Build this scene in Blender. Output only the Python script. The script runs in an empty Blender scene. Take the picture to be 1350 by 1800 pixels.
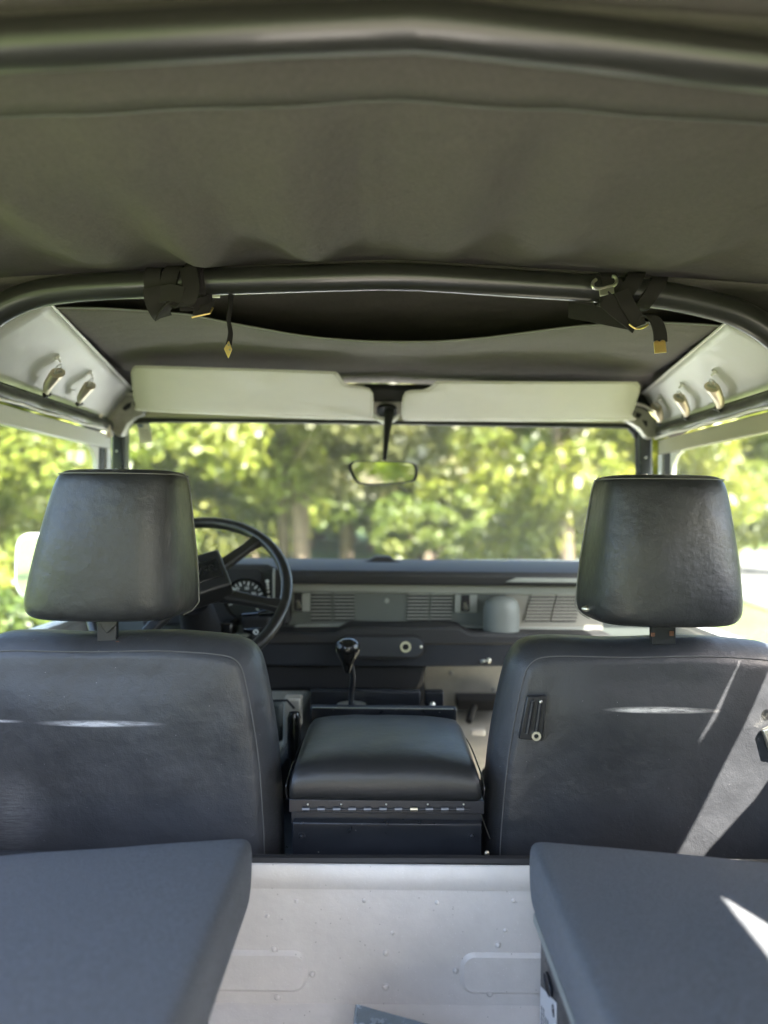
import bpy, math, random
from mathutils import Vector, Matrix, noise
import numpy as np
R = math.radians
S = bpy.context.scene
COL = S.collection
random.seed(7)
V = Vector

# ---------------------------------------------------------------- camera
CZ = 1.60                      # eye height over the ground
F = 1352.0; CX = 675.0; CY = 900.0
ROLL = 0.010
cr, sr = math.cos(ROLL), math.sin(ROLL)
cam_d = bpy.data.cameras.new('camera'); cam = bpy.data.objects.new('camera', cam_d); COL.objects.link(cam)
cam.matrix_world = Matrix(((cr, -sr, 0, 0), (0, 0, -1, 0), (sr, cr, 0, CZ), (0, 0, 0, 1)))
cam_d.sensor_fit = 'VERTICAL'; cam_d.sensor_height = 24.0; cam_d.lens = 24.0 * F / 1800.0
cam_d.clip_start = 0.02; cam_d.clip_end = 600
cam_d.dof.use_dof = True; cam_d.dof.focus_distance = 1.18; cam_d.dof.aperture_fstop = 1.45
S.camera = cam

# ---------------------------------------------------------------- sky, sun, exposure
SUN = V((0.40, -0.45, 0.72)).normalized()
elev = math.asin(SUN.z); azim = math.atan2(SUN.x, SUN.y)
w = bpy.data.worlds.new('World'); S.world = w; w.use_nodes = True
nt = w.node_tree; bg = nt.nodes['Background']
sky = nt.nodes.new('ShaderNodeTexSky'); sky.sky_type = 'NISHITA'; sky.sun_disc = False
sky.sun_elevation = elev; sky.sun_rotation = azim; sky.air_density = 1.0; sky.dust_density = 3.0; sky.ozone_density = 1.0
nt.links.new(sky.outputs[0], bg.inputs[0]); bg.inputs[1].default_value = 0.15
sl = bpy.data.lights.new('sun', 'SUN'); sl.energy = 4.8; sl.angle = R(0.5); sl.color = (1, .95, .87)
so = bpy.data.objects.new('sun', sl); COL.objects.link(so); so.location = (3, -4, 8)
so.rotation_euler = (-SUN).to_track_quat('-Z', 'Y').to_euler()
S.view_settings.view_transform = 'Standard'; S.view_settings.look = 'None'
S.view_settings.exposure = 3.4; S.view_settings.gamma = 1.0
try: S.view_settings.use_curve_mapping = False
except Exception: pass
S.cycles.max_bounces = 12; S.cycles.diffuse_bounces = 6; S.cycles.transparent_max_bounces = 12
S.cycles.use_denoising = True

# ---------------------------------------------------------------- measuring helpers
def ray(px, py):
    u = (px - CX) / F; v = (CY - py) / F
    return V((u * cr - v * sr, 1.0, u * sr + v * cr))
def P(px, py, Y):
    r = ray(px, py) * Y
    return V((r.x, r.y, r.z + CZ))
def PX(px, py, X):
    r = ray(px, py); k = X / r.x
    return V((r.x * k, r.y * k, r.z * k + CZ))
def PZ(px, py, Z):           # Z relative to the eye
    r = ray(px, py); k = Z / r.z
    return V((r.x * k, r.y * k, r.z * k + CZ))
def PP(px, py, a, n):
    r = ray(px, py); o = V((0, 0, CZ)); k = (a - o).dot(n) / r.dot(n)
    return o + r * k
def W(x, y, z): return V((x, y, z + CZ))   # z relative to the eye

# ---------------------------------------------------------------- materials
def mat(name, col, rough=.6, metal=0, bump=None, spec=.5, var=None, coat=0, sheen=0):
    """bump = list of (kind, scale, strength, distance); var = (scale, amount, detail)"""
    m = bpy.data.materials.new(name); m.use_nodes = True
    t = m.node_tree; b = t.nodes['Principled BSDF']
    b.inputs['Base Color'].default_value = (*col, 1); b.inputs['Roughness'].default_value = rough
    b.inputs['Metallic'].default_value = metal; b.inputs['Specular IOR Level'].default_value = spec
    b.inputs['Coat Weight'].default_value = coat
    b.inputs['Sheen Weight'].default_value = sheen
    tc = t.nodes.new('ShaderNodeTexCoord')
    last = None
    for (k, sc, st, dist) in (bump or []):
        if k == 'noise':
            n = t.nodes.new('ShaderNodeTexNoise'); n.inputs['Scale'].default_value = sc; n.inputs['Detail'].default_value = 6; o = n.outputs[0]
        elif k == 'voronoi':
            n = t.nodes.new('ShaderNodeTexVoronoi'); n.feature = 'DISTANCE_TO_EDGE'; n.inputs['Scale'].default_value = sc
            n2 = t.nodes.new('ShaderNodeTexNoise'); n2.inputs['Scale'].default_value = sc * .5
            mx = t.nodes.new('ShaderNodeMixRGB'); mx.inputs[0].default_value = .03
            t.links.new(tc.outputs['Object'], n2.inputs[0]); t.links.new(tc.outputs['Object'], mx.inputs[1]); t.links.new(n2.outputs['Color'], mx.inputs[2])
            t.links.new(mx.outputs[0], n.inputs[0])
            mr = t.nodes.new('ShaderNodeMapRange'); mr.inputs[2].default_value = .12
            t.links.new(n.outputs['Distance'], mr.inputs[0]); o = mr.outputs[0]
        else:
            n = t.nodes.new('ShaderNodeTexWave'); n.inputs['Scale'].default_value = sc; n.bands_direction = k; n.inputs['Distortion'].default_value = .4; o = n.outputs[1]
        if k != 'voronoi': t.links.new(tc.outputs['Object'], n.inputs[0])
        bp = t.nodes.new('ShaderNodeBump'); bp.inputs['Strength'].default_value = st; bp.inputs['Distance'].default_value = dist
        t.links.new(o, bp.inputs['Height'])
        if last: t.links.new(last, bp.inputs['Normal'])
        last = bp.outputs[0]
    if last: t.links.new(last, b.inputs['Normal'])
    if var:
        n = t.nodes.new('ShaderNodeTexNoise'); n.inputs['Scale'].default_value = var[0]; n.inputs['Detail'].default_value = var[2]
        n.inputs['Roughness'].default_value = .65
        t.links.new(tc.outputs['Object'], n.inputs[0])
        mr = t.nodes.new('ShaderNodeMapRange'); mr.inputs[1].default_value = .3; mr.inputs[2].default_value = .7
        mr.inputs[3].default_value = 1 - var[1]; mr.inputs[4].default_value = 1 + var[1]
        t.links.new(n.outputs[0], mr.inputs[0])
        mm = t.nodes.new('ShaderNodeMixRGB'); mm.blend_type = 'MULTIPLY'; mm.inputs[0].default_value = 1
        mm.inputs[1].default_value = (*col, 1); t.links.new(mr.outputs[0], mm.inputs[2]); t.links.new(mm.outputs[0], b.inputs['Base Color'])
        mr2 = t.nodes.new('ShaderNodeMapRange'); mr2.inputs[1].default_value = .3; mr2.inputs[2].default_value = .7
        mr2.inputs[3].default_value = max(0, rough - .08); mr2.inputs[4].default_value = min(1, rough + .08)
        t.links.new(n.outputs[0], mr2.inputs[0]); t.links.new(mr2.outputs[0], b.inputs['Roughness'])
    return m
def speck(m, scale=900, thr=.72, col=(.45, .45, .45), amt=.5):
    """dust flecks on a cloth or vinyl"""
    t = m.node_tree; b = t.nodes['Principled BSDF']
    tc = t.nodes.new('ShaderNodeTexCoord'); v = t.nodes.new('ShaderNodeTexVoronoi'); v.inputs['Scale'].default_value = scale
    t.links.new(tc.outputs['Object'], v.inputs[0])
    a = t.nodes.new('ShaderNodeMath'); a.operation = 'LESS_THAN'; a.inputs[1].default_value = .13
    t.links.new(v.outputs['Distance'], a.inputs[0])
    sp = t.nodes.new('ShaderNodeSeparateColor'); t.links.new(v.outputs['Color'], sp.inputs[0])
    g = t.nodes.new('ShaderNodeMath'); g.operation = 'GREATER_THAN'; g.inputs[1].default_value = thr; t.links.new(sp.outputs[0], g.inputs[0])
    mu = t.nodes.new('ShaderNodeMath'); mu.operation = 'MULTIPLY'; t.links.new(a.outputs[0], mu.inputs[0]); t.links.new(g.outputs[0], mu.inputs[1])
    m2 = t.nodes.new('ShaderNodeMath'); m2.operation = 'MULTIPLY'; m2.inputs[1].default_value = amt; t.links.new(mu.outputs[0], m2.inputs[0])
    mx = t.nodes.new('ShaderNodeMixRGB'); mx.inputs[2].default_value = (*col, 1); t.links.new(m2.outputs[0], mx.inputs[0])
    src = b.inputs['Base Color'].links
    if src: t.links.new(src[0].from_socket, mx.inputs[1])
    else: mx.inputs[1].default_value = b.inputs['Base Color'].default_value
    t.links.new(mx.outputs[0], b.inputs['Base Color'])
def scuff(m, marks, col=(.5, .5, .52)):
    """worn white streaks: marks = (cx, cz, half length, half height) in the object's own coordinates"""
    t = m.node_tree; b = t.nodes['Principled BSDF']
    tc = t.nodes.new('ShaderNodeTexCoord'); s = t.nodes.new('ShaderNodeSeparateXYZ'); t.links.new(tc.outputs['Object'], s.inputs[0])
    n = t.nodes.new('ShaderNodeTexNoise'); n.inputs['Scale'].default_value = 120; n.inputs['Detail'].default_value = 12; n.inputs['Roughness'].default_value = .85
    mp = t.nodes.new('ShaderNodeMapping'); mp.inputs['Scale'].default_value = (.35, 1, 4); t.links.new(tc.outputs['Object'], mp.inputs[0]); t.links.new(mp.outputs[0], n.inputs[0])
    prev = None
    def M(op, a, b_=None, c=None):
        q = t.nodes.new('ShaderNodeMath'); q.operation = op
        for i, x in enumerate((a, b_, c)):
            if x is None: continue
            if isinstance(x, (int, float)): q.inputs[i].default_value = x
            else: t.links.new(x, q.inputs[i])
        return q.outputs[0]
    tot = None
    for cx, cz, hl, hh, k in marks:
        dx = M('DIVIDE', M('SUBTRACT', s.outputs[0], cx), hl); dz = M('DIVIDE', M('SUBTRACT', s.outputs[2], cz), hh)
        d = M('SQRT', M('ADD', M('MULTIPLY', dx, dx), M('MULTIPLY', dz, dz)))
        q = M('MULTIPLY', M('MAXIMUM', M('SUBTRACT', 1, d), 0), k)
        tot = q if tot is None else M('ADD', tot, q)
    f = M('MULTIPLY', tot, M('ADD', M('MULTIPLY', n.outputs[0], 5.5), -2.1)); 
    cl = t.nodes.new('ShaderNodeClamp'); t.links.new(f, cl.inputs[0])
    mx = t.nodes.new('ShaderNodeMixRGB'); mx.inputs[2].default_value = (*col, 1); t.links.new(cl.outputs[0], mx.inputs[0])
    src = b.inputs['Base Color'].links
    if src: t.links.new(src[0].from_socket, mx.inputs[1])
    else: mx.inputs[1].default_value = b.inputs['Base Color'].default_value
    t.links.new(mx.outputs[0], b.inputs['Base Color'])
def glass(name, tint=(.97, .99, .97)):
    m = bpy.data.materials.new(name); m.use_nodes = True; t = m.node_tree
    for n in list(t.nodes): t.nodes.remove(n)
    o = t.nodes.new('ShaderNodeOutputMaterial'); tr = t.nodes.new('ShaderNodeBsdfTransparent'); tr.inputs[0].default_value = (*tint, 1)
    gl = t.nodes.new('ShaderNodeBsdfGlossy'); gl.inputs['Roughness'].default_value = .02
    df = t.nodes.new('ShaderNodeBsdfDiffuse'); df.inputs[0].default_value = (.5, .5, .48, 1)
    fr = t.nodes.new('ShaderNodeLayerWeight'); fr.inputs[0].default_value = .5
    pw = t.nodes.new('ShaderNodeMath'); pw.operation = 'POWER'; pw.inputs[1].default_value = 5; t.links.new(fr.outputs['Facing'], pw.inputs[0])
    ml = t.nodes.new('ShaderNodeMath'); ml.operation = 'MULTIPLY_ADD'; ml.inputs[1].default_value = .8; ml.inputs[2].default_value = .02; t.links.new(pw.outputs[0], ml.inputs[0])
    mx = t.nodes.new('ShaderNodeMixShader'); t.links.new(ml.outputs[0], mx.inputs[0]); t.links.new(tr.outputs[0], mx.inputs[1]); t.links.new(gl.outputs[0], mx.inputs[2])
    m2 = t.nodes.new('ShaderNodeMixShader'); m2.inputs[0].default_value = .13
    t.links.new(mx.outputs[0], m2.inputs[1]); t.links.new(df.outputs[0], m2.inputs[2]); t.links.new(m2.outputs[0], o.inputs[0])
    return m
def leafmat(name, c1, c2, c3):
    m = bpy.data.materials.new(name); m.use_nodes = True; t = m.node_tree
    for n in list(t.nodes): t.nodes.remove(n)
    o = t.nodes.new('ShaderNodeOutputMaterial'); tc = t.nodes.new('ShaderNodeTexCoord')
    n = t.nodes.new('ShaderNodeTexNoise'); n.inputs['Scale'].default_value = .9; n.inputs['Detail'].default_value = 5; n.inputs['Roughness'].default_value = .8
    t.links.new(tc.outputs['Object'], n.inputs[0])
    oi = t.nodes.new('ShaderNodeObjectInfo')
    ad = t.nodes.new('ShaderNodeMath'); ad.operation = 'MULTIPLY_ADD'; ad.inputs[1].default_value = .22
    t.links.new(oi.outputs['Random'], ad.inputs[0]); 
    sb = t.nodes.new('ShaderNodeMath'); sb.operation = 'SUBTRACT'; sb.inputs[1].default_value = .11
    t.links.new(n.outputs[0], sb.inputs[0]); t.links.new(sb.outputs[0], ad.inputs[2])
    r = t.nodes.new('ShaderNodeValToRGB'); e = r.color_ramp.elements
    e[0].position = .33; e[0].color = (*c1, 1); e[1].position = .67; e[1].color = (*c3, 1)
    q = e.new(.5); q.color = (*c2, 1)
    t.links.new(ad.outputs[0], r.inputs[0])
    d = t.nodes.new('ShaderNodeBsdfDiffuse'); tl = t.nodes.new('ShaderNodeBsdfTranslucent')
    t.links.new(r.outputs[0], d.inputs[0]); t.links.new(r.outputs[0], tl.inputs[0])
    mx = t.nodes.new('ShaderNodeMixShader'); mx.inputs[0].default_value = .5
    g = t.nodes.new('ShaderNodeBsdfGlossy'); g.inputs['Roughness'].default_value = .45; g.inputs[0].default_value = (1, 1, 1, 1)
    t.links.new(d.outputs[0], mx.inputs[1]); t.links.new(tl.outputs[0], mx.inputs[2])
    m2 = t.nodes.new('ShaderNodeMixShader'); m2.inputs[0].default_value = .05
    t.links.new(mx.outputs[0], m2.inputs[1]); t.links.new(g.outputs[0], m2.inputs[2]); t.links.new(m2.outputs[0], o.inputs[0])
    return m

M = {}
M['leather'] = mat('black_grained_leather', (.024, .0245, .0245), .34, bump=[('voronoi', 230, .25, .0005), ('noise', 110, .12, .002), ('noise', 12, .3, .02)], var=(9, .25, 4))
M['lidleather'] = mat('creased_black_leather', (.02, .021, .022), .34, bump=[('voronoi', 200, .2, .0004), ('noise', 40, .2, .003), ('noise', 11, .2, .012)])
M['seatL'] = mat('worn_black_vinyl', (.040, .042, .047), .46, bump=[('noise', 500, .4, .001), ('noise', 7, .4, .03)], var=(6, .22, 6))
M['seatR'] = mat('worn_black_vinyl_passenger', (.034, .0355, .039), .44, bump=[('noise', 500, .4, .001), ('noise', 7, .4, .03)], var=(6, .2, 6))
M['seatside'] = mat('black_vinyl_border', (.036, .037, .041), .42, bump=[('noise', 600, .1, .0004), ('noise', 12, .2, .008)], var=(8, .15, 4))
M['thread'] = mat('grey_thread', (.10, .10, .10), .8)
M['pipe'] = mat('light_seam_piping', (.16, .16, .14), .6)
M['bench'] = mat('blue_grey_bench_cloth', (.076, .087, .104), .85, bump=[('X', 260, .8, .0012), ('Y', 260, .8, .0012), ('noise', 9, .3, .02)], var=(260, .6, 10), sheen=.3)
M['benchside'] = M['bench']
M['canvas'] = mat('olive_black_canvas', (.090, .079, .076), .9, bump=[('noise', 600, .6, .0015), ('noise', 7, .5, .03)], var=(190, .16, 10), spec=.2)
M['canvasF'] = mat('brown_grey_canvas', (.118, .105, .095), .9, bump=[('noise', 500, .6, .0015), ('noise', 9, .4, .02)], var=(170, .16, 10), spec=.2)
M['hoop'] = mat('black_satin_paint', (.022, .021, .019), .30, bump=[('noise', 60, .03, .001)], coat=.2)
M['strap'] = mat('dark_brown_webbing', (.020, .017, .017), .85, bump=[('X', 500, .3, .0005)], spec=.25)
M['brass'] = mat('brass', (.75, .56, .20), .28, 1)
M['steelclip'] = mat('zinc_plated_steel', (.72, .70, .60), .35, 1)
M['horn'] = mat('bronze_brushed_metal', (.62, .54, .40), .38, .85, bump=[('noise', 200, .1, .0005)])
M['blackrub'] = mat('black_rubber', (.012, .012, .013), .6)
M['rubseal'] = mat('door_seal_rubber', (.03, .032, .028), .38, bump=[('noise', 30, .3, .004)])
M['white'] = mat('pale_grey_paint', (.60, .59, .56), .38, bump=[('noise', 30, .08, .003)], var=(8, .04, 4), coat=.1)
M['panelwhite'] = mat('glossy_pale_panel_paint', (.42, .41, .37), .42, bump=[('noise', 18, .12, .006)], var=(30, .04, 6))
M['alu'] = mat('silver_painted_aluminium', (.64, .61, .575), .42, .1, bump=[('noise', 500, .3, .0008), ('noise', 18, .25, .012)], var=(25, .05, 8))
speck(M['alu'], 260, .8, (.9, .9, .9), .6); speck(M['alu'], 150, .88, (.2, .18, .15), .6)
M['alud'] = mat('weathered_casting', (.30, .29, .25), .45, .5, bump=[('noise', 90, .4, .002)], var=(30, .2, 5))
M['visor'] = mat('beige_visor_vinyl', (.38, .35, .25), .55, bump=[('noise', 500, .12, .0004), ('noise', 7, .2, .008)], var=(9, .06, 6))
M['visorseam'] = mat('darker_beige_thread', (.22, .21, .15), .7)
M['blackmet'] = mat('black_enamelled_steel', (.014, .016, .021), .34, bump=[('noise', 300, .05, .0005)], var=(30, .2, 5))
speck(M['blackmet'], 110, .90, (.4, .38, .33), .6)
M['dashpad'] = mat('dash_pad_vinyl', (.024, .024, .025), .68, bump=[('noise', 500, .15, .0005)])
M['dashgrey'] = mat('grey_green_plastic', (.095, .108, .100), .5, bump=[('noise', 600, .08, .0004)])
M['dashlight'] = mat('light_grey_plastic', (.27, .285, .26), .5)
M['dashmid'] = mat('mid_grey_plastic', (.16, .175, .165), .5, bump=[('noise', 300, .1, .0005)])
M['dashbeige'] = mat('warm_grey_plastic', (.26, .25, .215), .5)
M['shelf'] = mat('blue_black_shelf_vinyl', (.03, .034, .042), .5, bump=[('noise', 400, .15, .0005)])
M['black'] = mat('matt_black', (.01, .01, .011), .7)
M['gloss'] = mat('glossy_black_plastic', (.012, .012, .012), .18)
M['wheel'] = mat('steering_wheel_vinyl', (.018, .018, .018), .33, bump=[('noise', 300, .1, .0005)])
M['beigefloor'] = mat('painted_footwell', (.55, .52, .44), .5, bump=[('noise', 40, .2, .003)], var=(14, .15, 6))
M['dial'] = mat('dial_face', (.012, .016, .014), .5)
M['ink'] = mat('white_dial_print', (.75, .77, .74), .5)
M['needle'] = mat('white_needle', (.85, .85, .83), .4)
M['sticker'] = mat('white_sticker', (.72, .72, .72), .5)
M['print'] = mat('grey_print', (.18, .18, .19), .6)
M['printblack'] = mat('black_print', (.02, .02, .02), .6)
M['screensticker'] = mat('pale_paper_sticker', (.62, .60, .5), .6)
M['stickerblue'] = mat('blue_grey_print', (.12, .16, .22), .6)
M['rust'] = mat('rusty_steel', (.16, .075, .045), .7, .3, bump=[('noise', 300, .4, .001)], var=(160, .5, 8))
M['hinge'] = mat('dull_hinge_steel', (.16, .165, .18), .4, .7)
M['galv'] = mat('galvanised_blue_grey_steel', (.34, .42, .52), .25, .55, bump=[('noise', 90, .2, .001)], var=(60, .15, 8))
M['glass'] = glass('clear_glass')
M['mirror'] = mat('mirror_glass', (.92, .93, .93), .03, 1)
M['bodywhite'] = mat('white_car_paint', (.75, .75, .74), .25, coat=.4)
M['bracket'] = mat('black_oxide_plate', (.03, .031, .034), .38, .5, bump=[('noise', 200, .1, .0005)])
scuff(M['seatL'], [(-.010, .2435, .100, .0055, 1.3), (-.02, .2415, .05, .004, 1.0), (-.16, .245, .04, .003, 1.0), (-.145, .107, .07, .07, .22)])
scuff(M['seatR'], [(.002, .271, .090, .0055, 1.4), (-.03, .270, .04, .004, 1.0)], (.62, .6, .56))
speck(M['seatL'], 330, .988, (.5, .5, .5), .7); speck(M['seatR'], 330, .99, (.5, .5, .5), .7); speck(M['bench'], 330, .993, (.5, .5, .5), .7)

# ---------------------------------------------------------------- object helpers
def tag(o, label=None, cat=None, group=None, kind=None):
    if label: o['label'] = label
    if cat: o['category'] = cat
    if group: o['group'] = group
    if kind: o['kind'] = kind
    return o
def worldloc(o):
    l = V((0, 0, 0))
    while o is not None: l += o.location; o = o.parent
    return l
def thing(name, loc, label, cat, group=None):
    o = bpy.data.objects.new(name, None); COL.objects.link(o); o.location = loc; o.empty_display_size = .05
    return tag(o, label, cat, group)
class MB:
    def __init__(s): s.v = []; s.f = []
    def add(s, vs, fs):
        b = len(s.v); s.v += [V(x) for x in vs]; s.f += [tuple(i + b for i in f) for f in fs]; return s
    def box(s, a, b):
        x0, y0, z0 = [min(a[i], b[i]) for i in range(3)]; x1, y1, z1 = [max(a[i], b[i]) for i in range(3)]
        return s.add([(x0,y0,z0),(x1,y0,z0),(x1,y1,z0),(x0,y1,z0),(x0,y0,z1),(x1,y0,z1),(x1,y1,z1),(x0,y1,z1)],
                     [(0,3,2,1),(4,5,6,7),(0,1,5,4),(1,2,6,5),(2,3,7,6),(3,0,4,7)])
    def obox(s, c, ax, ay, az):      # oriented box: centre and three half-axis vectors
        vs = [c + ax*i + ay*j + az*k for k in (-1,1) for i, j in ((-1,-1),(1,-1),(1,1),(-1,1))]
        return s.add(vs, [(0,3,2,1),(4,5,6,7),(0,1,5,4),(1,2,6,5),(2,3,7,6),(3,0,4,7)])
    def prism(s, pts, ext):
        n = len(pts); vs = [V(p) for p in pts] + [V(p) + V(ext) for p in pts]
        return s.add(vs, [tuple(range(n)), tuple(range(2*n-1, n-1, -1))] + [(i, i+n, (i+1) % n + n, (i+1) % n) for i in range(n)])
    def ring(s, loops, closed=True, cap=True):
        n = len(loops[0]); vs = [p for l in loops for p in l]; fs = []
        for k in range(len(loops) - 1):
            for i in range(n if closed else n - 1):
                j = (i + 1) % n; fs.append((k*n+i, k*n+j, (k+1)*n+j, (k+1)*n+i))
        if cap and closed: fs.append(tuple(range(n-1, -1, -1))); fs.append(tuple(range((len(loops)-1)*n, len(loops)*n)))
        return s.add(vs, fs)
    def tube(s, pts, r, n=10, closed=False):
        pts = [V(p) for p in pts]; rr = r if isinstance(r, (list, tuple)) else [r]*len(pts); loops = []; up = None
        for i, p in enumerate(pts):
            if closed: d = pts[(i+1) % len(pts)] - pts[i-1]
            else: d = pts[min(i+1, len(pts)-1)] - pts[max(i-1, 0)]
            d.normalize()
            if up is None: up = d.orthogonal().normalized()
            up = (up - d*up.dot(d)).normalized(); b = d.cross(up)
            loops.append([p + (up*math.cos(2*math.pi*k/n) + b*math.sin(2*math.pi*k/n))*rr[i] for k in range(n)])
        if closed: loops.append(loops[0]); return s.ring(loops, cap=False)
        return s.ring(loops)
    def ribbon(s, pts, wv, th=.0012):
        """flat webbing through pts; wv = half-width vector or list of them"""
        pts = [V(p) for p in pts]; loops = []
        for i, p in enumerate(pts):
            d = (pts[min(i+1, len(pts)-1)] - pts[max(i-1, 0)]).normalized()
            wi = V(wv[i]) if isinstance(wv, list) else V(wv)
            nn = d.cross(wi).normalized() * th
            loops.append([p - wi - nn, p + wi - nn, p + wi + nn, p - wi + nn])
        return s.ring(loops)
    def ball(s, c, r, n=8, m=6, sc=(1,1,1)):
        loops = []
        for j in range(1, m):
            a = math.pi*j/m
            loops.append([V(c) + V((math.sin(a)*math.cos(2*math.pi*k/n)*r*sc[0], math.sin(a)*math.sin(2*math.pi*k/n)*r*sc[1], -math.cos(a)*r*sc[2])) for k in range(n)])
        return s.ring(loops)
    def disc(s, c, nrm, r0, r1, th, n=20):
        """ring or disc plate of thickness th along nrm"""
        nrm = V(nrm).normalized(); u = nrm.orthogonal().normalized(); v = nrm.cross(u); c = V(c)
        cs = [(math.cos(2*math.pi*k/n), math.sin(2*math.pi*k/n)) for k in range(n)]
        def lp(r, h): return [c + (u*a + v*b)*r + nrm*h for a, b in cs]
        if r0 <= 0: return s.ring([lp(r1, 0), lp(r1, th)])
        return s.ring([lp(r0, 0), lp(r1, 0), lp(r1, th), lp(r0, th), lp(r0, 0)], cap=False)
    def grid(s, fn, nu, nv, th=None):
        vs = [fn(i/nu, j/nv) for j in range(nv+1) for i in range(nu+1)]
        fs = [(j*(nu+1)+i, j*(nu+1)+i+1, (j+1)*(nu+1)+i+1, (j+1)*(nu+1)+i) for j in range(nv) for i in range(nu)]
        return s.add(vs, fs)
    def build(s, name, m, parent=None, bevel=0, seg=2, sub=0, smooth=True, angle=40, solid=0, origin=None):
        if parent is not None: L = worldloc(parent); off = L; loc = V((0,0,0))
        else:
            if origin is None:
                xs = [p.x for p in s.v]; ys = [p.y for p in s.v]; zs = [p.z for p in s.v]
                origin = V(((min(xs)+max(xs))/2, (min(ys)+max(ys))/2, min(zs)))
            off = origin; loc = origin
        me = bpy.data.meshes.new(name); me.from_pydata([tuple(p - off) for p in s.v], [], s.f); me.update()
        import bmesh as _b
        bm = _b.new(); bm.from_mesh(me); _b.ops.remove_doubles(bm, verts=bm.verts, dist=1e-6); _b.ops.recalc_face_normals(bm, faces=bm.faces); bm.to_mesh(me); bm.free()
        if m: me.materials.append(m)
        o = bpy.data.objects.new(name, me); COL.objects.link(o); o.location = loc
        if parent is not None: o.parent = parent
        if smooth:
            for p in me.polygons: p.use_smooth = True
            try: me.set_sharp_from_angle(angle=R(angle))
            except Exception: pass
        if solid: q = o.modifiers.new('solid', 'SOLIDIFY'); q.thickness = solid; q.offset = 0
        if bevel: q = o.modifiers.new('bevel', 'BEVEL'); q.width = bevel; q.segments = seg; q.limit_method = 'ANGLE'; q.angle_limit = R(35); q.harden_normals = False
        if sub: q = o.modifiers.new('sub', 'SUBSURF'); q.levels = sub; q.render_levels = sub
        return o
def cr_spline(pts, n=6, closed=False):
    pts = [V(p) for p in pts]; out = []; N = len(pts)
    rng = N if closed else N - 1
    for i in range(rng):
        if closed: p0, p1, p2, p3 = pts[i-1], pts[i], pts[(i+1) % N], pts[(i+2) % N]
        else: p0, p1, p2, p3 = pts[max(i-1,0)], pts[i], pts[i+1], pts[min(i+2, N-1)]
        for k in range(n):
            t = k/n
            out.append(.5*((2*p1) + (-p0+p2)*t + (2*p0-5*p1+4*p2-p3)*t*t + (-p0+3*p1-3*p2+p3)*t**3))
    if not closed: out.append(pts[-1])
    return out
def resample(loop, n):
    L = [0]; N = len(loop)
    for i in range(N): L.append(L[-1] + (loop[(i+1) % N] - loop[i]).length)
    out = []; j = 0
    for k in range(n):
        d = L[-1]*k/n
        while L[j+1] < d: j += 1
        t = (d - L[j]) / max(1e-9, L[j+1]-L[j]); out.append(loop[j].lerp(loop[(j+1) % N], t))
    return out
def pillow(loop, rings, n=72, dome=0.0, dome2=None, caps=8, disp=None):
    """stuffed body: outline loop (XZ plane); rings = (y offset, inset); capped by shrinking rings at both faces"""
    lp = resample(loop, n); c = sum(lp, V((0,0,0))) / n
    nr = []
    for i in range(n):
        d = (lp[(i+1) % n] - lp[i-1]).normalized(); q = V((d.z, 0, -d.x))
        if q.dot(lp[i] - c) < 0: q = -q
        nr.append(q)
    for _ in range(3): nr = [(nr[i-1] + nr[i]*2 + nr[(i+1) % n]).normalized() for i in range(n)]
    loops = []
    first = [lp[i] - nr[i]*rings[0][1] + V((0, rings[0][0], 0)) for i in range(n)]
    last = [lp[i] - nr[i]*rings[-1][1] + V((0, rings[-1][0], 0)) for i in range(n)]
    d2 = dome if dome2 is None else dome2
    for k in range(caps, 0, -1):
        f = 1 - k/(caps+.0) if k < caps else .02
        cc = c + V((0, rings[0][0], 0)); loops.append([cc + (p-cc)*f + V((0, -dome*(1-f**2.2), 0)) for p in first])
    for (yo, ins) in rings: loops.append([lp[i] - nr[i]*ins + V((0, yo, 0)) for i in range(n)])
    for k in range(1, caps+1):
        f = 1 - k/(caps+.0) if k < caps else .02
        cc = c + V((0, rings[-1][0], 0)); loops.append([cc + (p-cc)*f + V((0, d2*(1-f**2.2), 0)) for p in last])
    if disp: loops = [[disp(p, k, i) for i, p in enumerate(l)] for k, l in enumerate(loops)]
    m = MB(); m.ring(loops); return m
def text_mesh(name, s, size, m, parent, org, ux, uy, ext=.0004, align='CENTER'):
    cu = bpy.data.curves.new(name, 'FONT'); cu.body = s; cu.size = size; cu.extrude = ext; cu.align_x = align; cu.align_y = 'CENTER'
    t = bpy.data.objects.new('tmp', cu); COL.objects.link(t)
    dg = bpy.context.evaluated_depsgraph_get(); me = bpy.data.meshes.new_from_object(t.evaluated_get(dg)); bpy.data.objects.remove(t)
    ux = V(ux).normalized(); uy = (V(uy) - ux*V(uy).dot(ux)).normalized(); uz = ux.cross(uy); off = worldloc(parent)
    for v in me.vertices:
        c = v.co.copy(); v.co = org + ux*c.x + uy*c.y + uz*c.z - off
    me.materials.clear(); me.materials.append(m); me.name = name
    o = bpy.data.objects.new(name, me); COL.objects.link(o); o.parent = parent; return o
def circ(c, r, n=24, u=V((1,0,0)), v=V((0,0,1))): return [c + u*math.cos(2*math.pi*k/n)*r + v*math.sin(2*math.pi*k/n)*r for k in range(n)]
def rrect(x0, z0, x1, z1, r, Y, n=5):
    out = []
    for (cx, cz, a0) in ((x1-r, z1-r, 0), (x0+r, z1-r, 90), (x0+r, z0+r, 180), (x1-r, z0+r, 270)):
        for k in range(n+1):
            a = R(a0 + 90*k/n); out.append(W(cx + r*math.cos(a), Y, cz + r*math.sin(a)))
    return out

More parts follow.
